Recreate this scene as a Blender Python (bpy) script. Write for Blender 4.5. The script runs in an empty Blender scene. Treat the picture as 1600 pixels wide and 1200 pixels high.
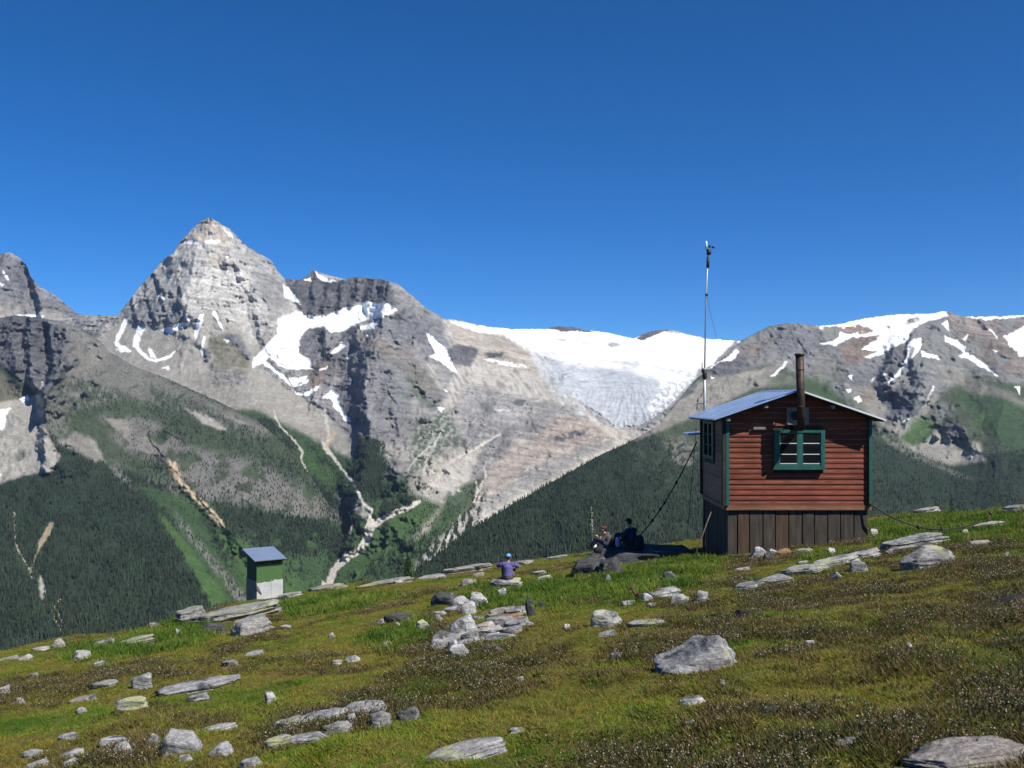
import bpy, bmesh, math, random
import numpy as np
from mathutils import Vector, Matrix
R = math.radians
sc = bpy.context.scene
C = sc.collection

# ------------------------------------------------------------------ camera, sky, sun, exposure
F = 1557.0          # focal length in pixels of a 1600 wide frame
HY = 625.0          # eye level row
cam = bpy.data.cameras.new('camera')
cam_o = bpy.data.objects.new('camera', cam); C.objects.link(cam_o)
cam.sensor_width = 36.0
cam.lens = 36.0 * F / 1600.0
cam.shift_y = (HY - 600.0) / 1600.0
cam.clip_start = 0.1; cam.clip_end = 60000
cam_o.location = (0, 0, 0); cam_o.rotation_euler = (R(90), 0, 0)
sc.camera = cam_o

SUN = Vector((1.3, -1.0, 1.9)).normalized()
sun = bpy.data.lights.new('sun', 'SUN'); sun.energy = 5.0; sun.angle = R(0.5); sun.color = (1.0, 0.955, 0.89)
sun_o = bpy.data.objects.new('sun', sun); C.objects.link(sun_o)
sun_o.rotation_euler = SUN.to_track_quat('Z', 'Y').to_euler()
sun_o.location = (50, -40, 80)

w = bpy.data.worlds.new('World'); sc.world = w; w.use_nodes = True
wn = w.node_tree.nodes; wl = w.node_tree.links
bg = wn['Background']; bg.inputs[1].default_value = 0.096
sky = wn.new('ShaderNodeTexSky'); sky.sky_type = 'NISHITA'; sky.sun_disc = False
sky.sun_elevation = math.asin(SUN.z); sky.sun_rotation = math.atan2(SUN.x, SUN.y)
sky.altitude = 5000; sky.air_density = 1.0; sky.dust_density = 0.0; sky.ozone_density = 10.0
hs = wn.new('ShaderNodeHueSaturation'); hs.inputs['Saturation'].default_value = 1.17
wl.new(sky.outputs[0], hs.inputs['Color']); wl.new(hs.outputs[0], bg.inputs[0])
sc.view_settings.view_transform = 'Standard'; sc.view_settings.look = 'None'
sc.view_settings.exposure = 0.45; sc.view_settings.gamma = 1.0
sc.view_settings.use_curve_mapping = False

rng = np.random.default_rng(7)
random.seed(7)

# ------------------------------------------------------------------ numpy noise
_perm = np.random.default_rng(11).permutation(256).astype(np.int64)
_perm = np.concatenate([_perm, _perm, _perm])
_grad = np.random.default_rng(5).normal(size=(256, 3)); _grad /= np.linalg.norm(_grad, axis=1)[:, None]
def perlin(x, y, z=0.0):
    x, y, z = np.broadcast_arrays(np.asarray(x, float), np.asarray(y, float), np.asarray(z, float))
    xi = np.floor(x).astype(np.int64); yi = np.floor(y).astype(np.int64); zi = np.floor(z).astype(np.int64)
    xf = x - xi; yf = y - yi; zf = z - zi
    u = xf**3 * (xf * (xf * 6 - 15) + 10); v = yf**3 * (yf * (yf * 6 - 15) + 10); s = zf**3 * (zf * (zf * 6 - 15) + 10)
    xi &= 255; yi &= 255; zi &= 255
    def g(dx, dy, dz):
        h = _perm[_perm[_perm[(xi + dx) & 255] + ((yi + dy) & 255)] + ((zi + dz) & 255)]
        gr = _grad[h]
        return gr[..., 0] * (xf - dx) + gr[..., 1] * (yf - dy) + gr[..., 2] * (zf - dz)
    def L(a, b, t): return a + (b - a) * t
    x00 = L(g(0, 0, 0), g(1, 0, 0), u); x10 = L(g(0, 1, 0), g(1, 1, 0), u)
    x01 = L(g(0, 0, 1), g(1, 0, 1), u); x11 = L(g(0, 1, 1), g(1, 1, 1), u)
    return L(L(x00, x10, v), L(x01, x11, v), s) * 1.6
def fbm(x, y, z=0.0, o=4, gain=.5):
    r = 0; a = 1.0; f = 1.0; n = 0
    for i in range(o):
        r = r + a * perlin(x * f + 13.1 * i, y * f + 7.7 * i, np.asarray(z) * f + 3.3 * i); n += a; a *= gain; f *= 2.03
    return r / n
def ridged(x, y, z=0.0, o=4, gain=.5):
    r = 0; a = 1.0; f = 1.0; n = 0
    for i in range(o):
        r = r + a * (1 - 2 * np.abs(perlin(x * f + 9.1 * i, y * f + 4.7 * i, np.asarray(z) * f + 1.3 * i))); n += a; a *= gain; f *= 2.07
    return r / n
def sstep(a, b, x):
    t = np.clip((x - a) / (b - a), 0, 1); return t * t * (3 - 2 * t)

# ------------------------------------------------------------------ object helpers
def tag(o, label=None, cat=None, group=None, kind=None):
    if label: o['label'] = label
    if cat: o['category'] = cat
    if group: o['group'] = group
    if kind: o['kind'] = kind
    return o
def link(o, parent=None):
    C.objects.link(o)
    if parent is not None: o.parent = parent
    return o
def empty(name, loc, label, cat, rz=0, group=None):
    o = bpy.data.objects.new(name, None); o.location = loc; o.rotation_euler = (0, 0, rz); o.empty_display_size = .2
    C.objects.link(o); return tag(o, label, cat, group)
def bobj(name, bm, mat, parent=None, smooth=False):
    me = bpy.data.meshes.new(name); bm.to_mesh(me); bm.free()
    for m in (mat if isinstance(mat, (list, tuple)) else [mat]): me.materials.append(m)
    if smooth: me.polygons.foreach_set('use_smooth', [True] * len(me.polygons))
    return link(bpy.data.objects.new(name, me), parent)
def aobj(name, V, Fc, mat, col=None, parent=None, smooth=False, k=None):
    """mesh from numpy arrays; Fc is (n,3) or (n,4)"""
    me = bpy.data.meshes.new(name)
    V = np.ascontiguousarray(V, dtype=np.float32); Fc = np.ascontiguousarray(Fc, dtype=np.int32)
    n = Fc.shape[1]
    me.vertices.add(len(V)); me.vertices.foreach_set('co', V.ravel())
    me.loops.add(Fc.size); me.loops.foreach_set('vertex_index', Fc.ravel())
    me.polygons.add(len(Fc)); me.polygons.foreach_set('loop_start', np.arange(0, Fc.size, n, dtype=np.int32))
    try: me.polygons.foreach_set('loop_total', np.full(len(Fc), n, dtype=np.int32))
    except Exception: pass
    if smooth: me.polygons.foreach_set('use_smooth', np.ones(len(Fc), dtype=bool))
    if col is not None:
        a = me.attributes.new('cover', 'FLOAT_COLOR', 'POINT')
        c4 = np.ones((len(V), 4), dtype=np.float32); c4[:, :3] = col
        a.data.foreach_set('color', c4.ravel())
    me.update(calc_edges=True); me.validate()
    me.materials.append(mat)
    return link(bpy.data.objects.new(name, me), parent)
def box(bm, x0, x1, y0, y1, z0, z1, m=None):
    vs = [bm.verts.new((x, y, z)) for x in (x0, x1) for y in (y0, y1) for z in (z0, z1)]
    if m is not None:
        for v in vs: v.co = m @ v.co
    for f in ((0, 1, 3, 2), (4, 6, 7, 5), (0, 4, 5, 1), (2, 3, 7, 6), (0, 2, 6, 4), (1, 5, 7, 3)):
        bm.faces.new([vs[i] for i in f])
def tube(bm, pts, rad, seg=10, cap=True):
    pts = [Vector(p) for p in pts]
    if not isinstance(rad, (list, tuple)): rad = [rad] * len(pts)
    rings = []; up = None
    for i, p in enumerate(pts):
        t = (pts[min(i + 1, len(pts) - 1)] - pts[max(i - 1, 0)]).normalized()
        if up is None:
            up = Vector((0, 0, 1)) if abs(t.z) < .9 else Vector((1, 0, 0))
        a = t.cross(up).normalized(); up = a.cross(t).normalized()
        rings.append([bm.verts.new(p + (a * math.cos(2 * math.pi * k / seg) + up * math.sin(2 * math.pi * k / seg)) * rad[i]) for k in range(seg)])
    for i in range(len(rings) - 1):
        for k in range(seg):
            bm.faces.new((rings[i][k], rings[i][(k + 1) % seg], rings[i + 1][(k + 1) % seg], rings[i + 1][k]))
    if cap:
        bm.faces.new(list(reversed(rings[0]))); bm.faces.new(rings[-1])
def ell(bm, c, r, seg=14, rot=None):
    m = Matrix.Translation(Vector(c))
    if rot is not None: m = m @ rot.to_4x4()
    m = m @ Matrix.Diagonal((r[0], r[1], r[2], 1))
    bmesh.ops.create_uvsphere(bm, u_segments=seg, v_segments=seg // 2 + 2, radius=1, matrix=m)
def prism(bm, poly, y0, y1):
    a = [bm.verts.new((x, y0, z)) for x, z in poly]; b = [bm.verts.new((x, y1, z)) for x, z in poly]
    bm.faces.new(a); bm.faces.new(list(reversed(b)))
    for i in range(len(a)):
        j = (i + 1) % len(a); bm.faces.new((a[j], a[i], b[i], b[j]))

# ------------------------------------------------------------------ material helpers
def newmat(name):
    m = bpy.data.materials.new(name); m.use_nodes = True
    nt = m.node_tree; return m, nt, nt.nodes, nt.links, nt.nodes['Principled BSDF']
def noise_node(n, l, scale, detail=4, vec=None, rough=.55, coord='Object', dist=0):
    t = n.new('ShaderNodeTexNoise'); t.inputs['Scale'].default_value = scale; t.inputs['Detail'].default_value = detail
    t.inputs['Roughness'].default_value = rough; t.inputs['Distortion'].default_value = dist
    if vec is None:
        tc = n.new('ShaderNodeTexCoord'); vec = tc.outputs[coord]
    l.new(vec, t.inputs['Vector']); return t
def ramp(n, l, fac, stops):
    r = n.new('ShaderNodeValToRGB'); e = r.color_ramp.elements
    while len(e) < len(stops): e.new(.5)
    for el, (p, c) in zip(e, stops):
        el.position = p; el.color = (*c, 1) if len(c) == 3 else c
    l.new(fac, r.inputs[0]); return r
def mixc(n, l, fac, a, b, mode='MIX'):
    m = n.new('ShaderNodeMix'); m.data_type = 'RGBA'; m.blend_type = mode
    for s, v in ((0, fac), (6, a), (7, b)):
        if hasattr(v, 'is_linked') or hasattr(v, 'links'): l.new(v, m.inputs[s])
        else: m.inputs[s].default_value = v if s == 0 else (*v, 1)
    return m.outputs[2]
def bump(n, l, p, height, strength, dist):
    b = n.new('ShaderNodeBump'); b.inputs['Strength'].default_value = strength; b.inputs['Distance'].default_value = dist
    l.new(height, b.inputs['Height']); l.new(b.outputs[0], p.inputs['Normal'])
def simple(name, col, rough=.6, metal=0, var=.25, scale=8, bumpd=0, stretch=None, spec=.4):
    m, nt, n, l, p = newmat(name)
    tc = n.new('ShaderNodeTexCoord'); vec = tc.outputs['Object']
    if stretch:
        mp = n.new('ShaderNodeMapping'); mp.inputs['Scale'].default_value = stretch; l.new(vec, mp.inputs[0]); vec = mp.outputs[0]
    t = noise_node(n, l, scale, 5, vec)
    lo = tuple(c * (1 - var) for c in col); hi = tuple(min(1, c * (1 + var)) for c in col)
    r = ramp(n, l, t.outputs[0], [(.3, lo), (.7, hi)])
    l.new(r.outputs[0], p.inputs['Base Color'])
    p.inputs['Roughness'].default_value = rough; p.inputs['Metallic'].default_value = metal
    p.inputs['Specular IOR Level'].default_value = spec
    if bumpd: bump(n, l, p, t.outputs[0], .6, bumpd)
    return m
def mountain_mat(name, bscale=.03, bdist=10, rough=.95, strength=.7):
    m, nt, n, l, p = newmat(name)
    at = n.new('ShaderNodeAttribute'); at.attribute_name = 'cover'
    t1 = noise_node(n, l, .02, 8, rough=.7); t2 = noise_node(n, l, .11, 4, rough=.7)
    r1 = ramp(n, l, t1.outputs[0], [(.25, (.78,) * 3), (.75, (1.2,) * 3)])
    r2 = ramp(n, l, t2.outputs[0], [(.32, (.72,) * 3), (.68, (1.24,) * 3)])
    c = mixc(n, l, 1.0, at.outputs[0], r1.outputs[0], 'MULTIPLY'); c = mixc(n, l, 1.0, c, r2.outputs[0], 'MULTIPLY')
    l.new(c, p.inputs['Base Color']); p.inputs['Roughness'].default_value = rough; p.inputs['Specular IOR Level'].default_value = .1
    t3 = noise_node(n, l, bscale, 9, rough=.65)
    bump(n, l, p, t3.outputs[0], strength, bdist)
    return m
# ------------------------------------------------------------------ far mountains
CX0, CX1, CY0, CY1 = -320, 1920, 325, 1165
CW, CH = CX1 - CX0, CY1 - CY0
_gy, _gx = np.mgrid[CY0:CY1:2, CX0:CX1:2].astype(float)
def up2(a): return np.repeat(np.repeat(a, 2, 0), 2, 1)[:CH, :CW]
N_STREAK = up2(fbm(_gx / 5.0, _gy / 13.0, 3.0, 3))
N_FINE = up2(fbm(_gx / 7.0, _gy / 6.0, 8.0, 3))
N_MID = up2(fbm(_gx / 34.0, _gy / 26.0, 1.0, 4))
N_DIAG = up2(ridged((_gx - _gy * .7) / 60.0, (_gy + _gx * .45) / 9.0, 1.0, 3))
NOISES = {'s': N_STREAK, 'f': N_FINE, 'm': N_MID, 'd': N_DIAG}

# ground cover kinds: albedo, relief amplitude in metres, forest density
KIND = {
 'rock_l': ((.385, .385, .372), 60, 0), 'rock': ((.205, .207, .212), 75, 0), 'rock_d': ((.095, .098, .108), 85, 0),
 'rock_b': ((.145, .150, .162), 70, 0), 'olive': ((.12, .12, .085), 40, 0), 'tanrock': ((.34, .31, .265), 50, 0),
 'rust': ((.19, .148, .122), 45, 0), 'scree': ((.275, .268, .245), 10, 0), 'scree_d': ((.19, .186, .168), 10, 0),
 'snow': ((.86, .88, .90), 9, 0), 'ice': ((.36, .395, .44), 20, 0), 'slab': ((.275, .268, .25), 30, 0),
 'slab_p': ((.30, .255, .22), 30, 0), 'forest': ((.024, .036, .023), 12, 1.0), 'bush': ((.038, .070, .030), 10, .10),
 'meadow': ((.052, .100, .032), 8, 0.02), 'tan': ((.42, .34, .23), 8, 0), 'gravel': ((.42, .40, .37), 3, 0),
 'pink': ((.46, .33, .26), 6, 0), 'woods': ((.038, .056, .034), 12, .7), 'heath': ((.052, .068, .042), 24, .22), 'talus': ((.150, .147, .142), 26, .30),
}
def poly_mask(poly):
    xs = [p[0] for p in poly]; ys = [p[1] for p in poly]
    m = np.zeros((CH, CW), np.float32)
    a0, a1 = max(int(min(xs)) - 1, CX0), min(int(max(xs)) + 2, CX1); b0, b1 = max(int(min(ys)) - 1, CY0), min(int(max(ys)) + 2, CY1)
    if a1 <= a0 or b1 <= b0: return m
    X, Y = np.meshgrid(np.arange(a0, a1) + .5, np.arange(b0, b1) + .5)
    ins = np.zeros(X.shape, bool); n = len(poly)
    for i in range(n):
        x1, y1 = poly[i]; x2, y2 = poly[(i + 1) % n]
        if y1 == y2: continue
        c = ((y1 > Y) != (y2 > Y)) & (X < (x2 - x1) * (Y - y1) / (y2 - y1) + x1); ins ^= c
    m[b0 - CY0:b1 - CY0, a0 - CX0:a1 - CX0] = ins
    return m
def seg_dist(X, Y, line):
    """distance to a polyline, signed side (+ right of travel), distance along"""
    best = np.full(X.shape, 1e9); side = np.zeros(X.shape)
    for (x1, y1), (x2, y2) in zip(line[:-1], line[1:]):
        dx, dy = x2 - x1, y2 - y1; L2 = dx * dx + dy * dy + 1e-9
        t = np.clip(((X - x1) * dx + (Y - y1) * dy) / L2, 0, 1)
        d = np.hypot(X - x1 - t * dx, Y - y1 - t * dy); s = np.sign(dx * (Y - y1) - dy * (X - x1))
        u = d < best; best = np.where(u, d, best); side = np.where(u, s, side)
    return best, side
def line_mask(line, wd):
    m = np.zeros((CH, CW), np.float32); xs = [p[0] for p in line]; ys = [p[1] for p in line]; e = wd + 3
    a0, a1 = max(int(min(xs) - e), CX0), min(int(max(xs) + e), CX1); b0, b1 = max(int(min(ys) - e), CY0), min(int(max(ys) + e), CY1)
    X, Y = np.meshgrid(np.arange(a0, a1) + .5, np.arange(b0, b1) + .5)
    d, _ = seg_dist(X, Y, line)
    m[b0 - CY0:b1 - CY0, a0 - CX0:a1 - CX0] = np.clip(wd / 2 + .6 - d, 0, 1)
    return m
def blur(m, r):
    for ax in (0, 1):
        for _ in range(2):
            p = np.pad(m, [(r + 1, r) if a == ax else (0, 0) for a in (0, 1)], mode='edge'); c = np.cumsum(p, axis=ax)
            hi = [slice(None)] * 2; lo = [slice(None)] * 2; hi[ax] = slice(2 * r + 1, None); lo[ax] = slice(0, -2 * r - 1)
            m = (c[tuple(hi)] - c[tuple(lo)]) / (2 * r + 1)
    return m
def paint(base, ops):
    col = np.empty((CH, CW, 5), np.float32)
    k = KIND[base]; col[:] = (*k[0], k[1], k[2])
    for op in ops:
        kind, geo = op[0], op[1]; o = op[2] if len(op) > 2 else {}
        m = line_mask(geo, o['w']) if 'w' in o else poly_mask(geo)
        if o.get('b'): m = blur(m, o['b'])
        if 'n' in o:
            nz, th = o['n']; m = m * sstep(th - .12, th + .12, NOISES[nz])
        m = m * o.get('a', 1.0)
        k = KIND[kind]; v = np.array((*k[0], k[1], k[2]), np.float32)
        col += (v - col) * m[..., None]
    return col
def sample(can, px, py):
    x = np.clip(px - CX0 - .5, 0, CW - 1.01); y = np.clip(py - CY0 - .5, 0, CH - 1.01)
    xi = x.astype(int); yi = y.astype(int); fx = (x - xi)[..., None]; fy = (y - yi)[..., None]
    return (can[yi, xi] * (1 - fx) + can[yi, xi + 1] * fx) * (1 - fy) + (can[yi + 1, xi] * (1 - fx) + can[yi + 1, xi + 1] * fx) * fy
def rbf(ctrl):
    P = np.array([(a / 400, b / 400) for a, b, _ in ctrl]); d = np.array([c for *_, c in ctrl]); n = len(P)
    K = np.hypot(P[:, None, 0] - P[None, :, 0], P[:, None, 1] - P[None, :, 1])
    A = np.zeros((n + 3, n + 3)); A[:n, :n] = K; A[:n, n] = 1; A[:n, n + 1:] = P; A[n, :n] = 1; A[n + 1:, :n] = P.T
    W = np.linalg.solve(A + np.eye(n + 3) * 1e-9, np.concatenate([d, [0, 0, 0]]))
    def f(px, py):
        x = px / 400; y = py / 400; r = W[n] + W[n + 1] * x + W[n + 2] * y
        for i in range(n): r = r + W[i] * np.hypot(x - P[i, 0], y - P[i, 1])
        return r
    return f
LAY = {}
def layer(name, x0, x1, step, top, vis, base, ops, depth, ridges, mat, jag=1.5, seed=0, far=1150, back=700):
    px = np.arange(x0, x1, step); T = np.interp(px, [p[0] for p in top], [p[1] for p in top])
    T = T + jag * (fbm(px / 9.0, seed * 7.3, 0, 4) * 1.6 + .8 * perlin(px / 3.2, seed, 0))
    can = paint(base, ops); can = np.concatenate([can, blur(can[..., 3], 9)[..., None], blur(can[..., 3], 2)[..., None]], -1); Df = rbf(depth)
    nv = int((vis - T.min()) / step) + 1
    s = np.linspace(0, 1, nv)
    PY = T[None] + (np.maximum(vis, T + 4) - T)[None] * s[:, None]
    ex = np.linspace(0, 1, 9)[1:]
    PY = np.concatenate([PY, PY[-1:] + (far - PY[-1:]) * ex[:, None]]); PX = np.broadcast_to(px[None], PY.shape)
    D = np.maximum(Df(PX, PY), .9) * 1000
    for line, amp, wl, wr in ridges:
        xs = [p[0] for p in line]; ys = [p[1] for p in line]
        d, sd = seg_dist(PX + 9 * fbm(PX / 40, PY / 26, seed + 8.0, 3) + 3 * perlin(PX / 9, PY / 9, seed), PY, line)
        d = d * (1 + .7 * fbm(PX / 22, PY / 22, seed + 2.5, 3)) + 1.5 * perlin(PX / 5, PY / 5, seed)
        wdt = np.where(sd > 0, wl, wr)          # lines are drawn downwards: + side is the left of the picture
        D = D - amp * np.clip(1 - np.abs(d) / wdt, 0, 1) ** 1.15
    wx = 3.2 * fbm(PX / 8, PY / 8, 5 + seed, 3) + 2.0 * fbm(PX / 30, PY / 30, 9 + seed, 2); wy = 3.2 * fbm(PX / 8, PY / 8, 15 + seed, 3)
    cv = sample(can, PX + wx, PY + wy)
    slab = np.exp(-((cv[..., 3] - 30) / 7) ** 2) * (name == 'mountain_massif') * (cv[..., 0] > .19) * (PX > 660)
    amp = cv[..., 6]; ampb = cv[..., 5]
    X = (PX - 800) / F * D; Z = -(PY - HY) / F * D; Y = D
    big = ridged(X / 520, Z / 620, Y / 700 + seed, 5, .55)
    flute = ridged(X / 95, Z / 420, Y / 400 + seed, 4, .6)
    strata = ridged((X + Z * .3) / 380, (Z + X * .14) / 46, Y / 500 + seed, 4, .65)
    fine = fbm(X / 60, Z / 60, Y / 160, 5, .68); crag = ridged(X / 38, Z / 46, Y / 200, 4, .6)
    kk = np.clip(amp / 60, 0, 1)
    if name == 'wooded_spur': f_ = sstep(512, 440, PX); amp = amp * f_; ampb = ampb * f_; D = D - 4 * (1 - f_)
    if name == 'mountain_massif': f_ = 1 - sstep(620, 700, PY) * sstep(90, 0, np.abs(PX - 500)); amp = amp * f_; ampb = ampb * f_
    D = D - ampb * 1.2 * (big - .2) - amp * ((.55 * (flute - .2) + .28 * (1 - .75 * slab) * (strata - .2)) * kk + .5 * fine + .16 * (crag - .2) * kk)
    hn_ = PX * .89 - PY * .45; ha_ = PX * .45 + PY * .89
    hatch = ridged(hn_ / 8 + .8 * fbm(PX / 40, PY / 40, 2.0, 2), ha_ / 30, 3.0, 3, .6)
    th = np.arctan2(PX - 978, PY - 535); rad = np.hypot(PX - 978, PY - 535); lo = sstep(590, 625, PY + 14 * fbm(PX / 30, PY / 30, 3.0, 2))
    fan = ridged(th * 13, rad / 34, 4.0, 4, .6) * lo + (1 - lo) * ridged(PX / 42, (PY + 18 * np.cos((PX - 978) / 70)) / 6.5, 2.0, 4, .6)
    ice = np.clip((cv[..., 2] - cv[..., 0]) / .07, 0, 1) * (cv[..., 0] < .80) * (cv[..., 0] > .33)
    D = D - ice * 30 * fan - slab * 14 * hatch
    col = cv[..., :3].copy()
    # cover varies: veins and streaks in rock, darker and lighter stands in the woods
    rk = np.clip(cv[..., 3] / 45, 0, 1)[..., None] * (cv[..., 4] < .05)[..., None] * (1 - .7 * slab)[..., None]
    tex = fbm(X / 34, Z / 20, Y / 260, 5, .7); st = fbm((X + Z * .3) / 240, (Z + X * .14) / 13, Y / 300, 4, .65); broad = fbm(X / 330, Z / 260, Y / 400, 4)
    vert = fbm((X - Z * .1) / 15, Z / 170, Y / 200, 4, .6); wv = np.clip((ampb - 62) / 20, 0, 1)
    col *= 1 + rk * np.clip(.60 * tex + (.70 * st * (1 - wv) + .9 * vert * wv) + .45 * broad, -.6, .6)[..., None]
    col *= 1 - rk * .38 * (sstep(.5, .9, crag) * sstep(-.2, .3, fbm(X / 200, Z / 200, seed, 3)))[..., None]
    col *= 1 + slab[..., None] * np.clip(.95 * hatch - .22 + .5 * fbm(PX / 50, PY / 30, 9.0, 4), -.5, .35)[..., None]
    sc_ = np.clip(1 - np.abs(cv[..., 3] - 10) / 5, 0, 1)[..., None] * (cv[..., 0] < .6)[..., None] * (cv[..., 0] > .2)[..., None]
    col *= 1 + sc_ * (.22 * fbm((X + Z * .25) / 22, (Z - X * .2) / 160, Y / 220, 4, .6))[..., None]
    col *= np.where(cv[..., :1] > .7, 1.0, np.array([1.03, 1.0, .955]))
    gr = (1 - rk) * (cv[..., 0] < .7)[..., None]
    col *= 1 + gr * (.30 * fbm(X / 70, Z / 50, Y / 90, 4, .6))[..., None]
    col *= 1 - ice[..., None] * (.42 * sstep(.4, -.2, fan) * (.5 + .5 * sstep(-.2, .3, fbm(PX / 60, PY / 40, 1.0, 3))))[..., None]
    col = np.clip(col, .012, .92)
    X = (PX - 800) / F * D; Z = -(PY - HY) / F * D
    # the far side of the ridge
    k = np.array([.12, .35, .7, 1.0])[:, None]
    Xb = X[:1] * (1 + k * back / D[:1]); Yb = D[:1] + k * back; Zb = Z[:1] - 15 - k ** 1.2 * back * .9
    X = np.concatenate([Xb[::-1], X]); Z = np.concatenate([Zb[::-1], Z]); Yw = np.concatenate([Yb[::-1], D]); nb = len(k)
    col = np.concatenate([np.repeat(col[:1], nb, 0), col])
    nr, nc = X.shape
    V = np.stack([X, Yw, Z], -1).reshape(-1, 3)
    i = (np.arange(nr - 1)[:, None] * nc + np.arange(nc - 1)[None]).ravel()
    Fc = np.stack([i, i + nc, i + nc + 1, i + 1], 1)
    LAY[name] = dict(px=px, T=T, Df=(PX, PY, D), fd=cv[..., 4])
    keep = np.ones(len(Fc), bool)
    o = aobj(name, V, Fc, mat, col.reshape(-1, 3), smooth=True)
    return tag(o, kind='structure')

M_MTN = mountain_mat('mountain_rock')
def scale_pts(l, x0, y0, s=4.0): return [(x0 + x / s, y0 + y / s) for x, y in l]

# --- distant peak on the far left
layer('distant_peak', -300, 420, 1.7, [(-320, 470), (-200, 430), (-120, 455), (-40, 410), (0, 397), (14, 394), (30, 402), (43, 418), (47, 432), (62, 448), (85, 460), (100, 473), (118, 488), (132, 493), (200, 494), (300, 520), (420, 560)],
  640, 'rock', [
  ('rock_b', [(-300, 400), (0, 395), (45, 410), (60, 450), (132, 492), (132, 540), (90, 500), (40, 470), (-300, 480)], {}),
  ('scree', [(-300, 500), (0, 470), (60, 480), (130, 500), (200, 560), (-300, 560)], {'b': 6, 'a': .8, 'n': ('m', -.15)}),
  ('snow', [(4, 424), (9, 428), (15, 437), (13, 438), (6, 430)], {}), ('snow', [(-4, 438), (6, 444), (2, 446), (-6, 443)], {}),
  ('snow', [(10, 497), (28, 492), (50, 491), (72, 494), (60, 497), (30, 496), (14, 499)], {}),
  ('snow', [(-90, 440), (-60, 450), (-40, 480), (-70, 470)], {}),
  ], [(-300, 440, 7.4), (15, 394, 7.0), (130, 492, 6.6), (420, 540, 6.6), (0, 500, 6.4), (-300, 600, 5.6), (100, 600, 5.8), (420, 640, 5.6), (0, 900, 4.2), (300, 1100, 3.4)],
  [([(43, 410), (60, 470), (70, 520)], 130, 8, 60), ([(8, 396), (-10, 450), (-20, 500)], 120, 20, 40)], M_MTN, seed=1)

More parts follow.
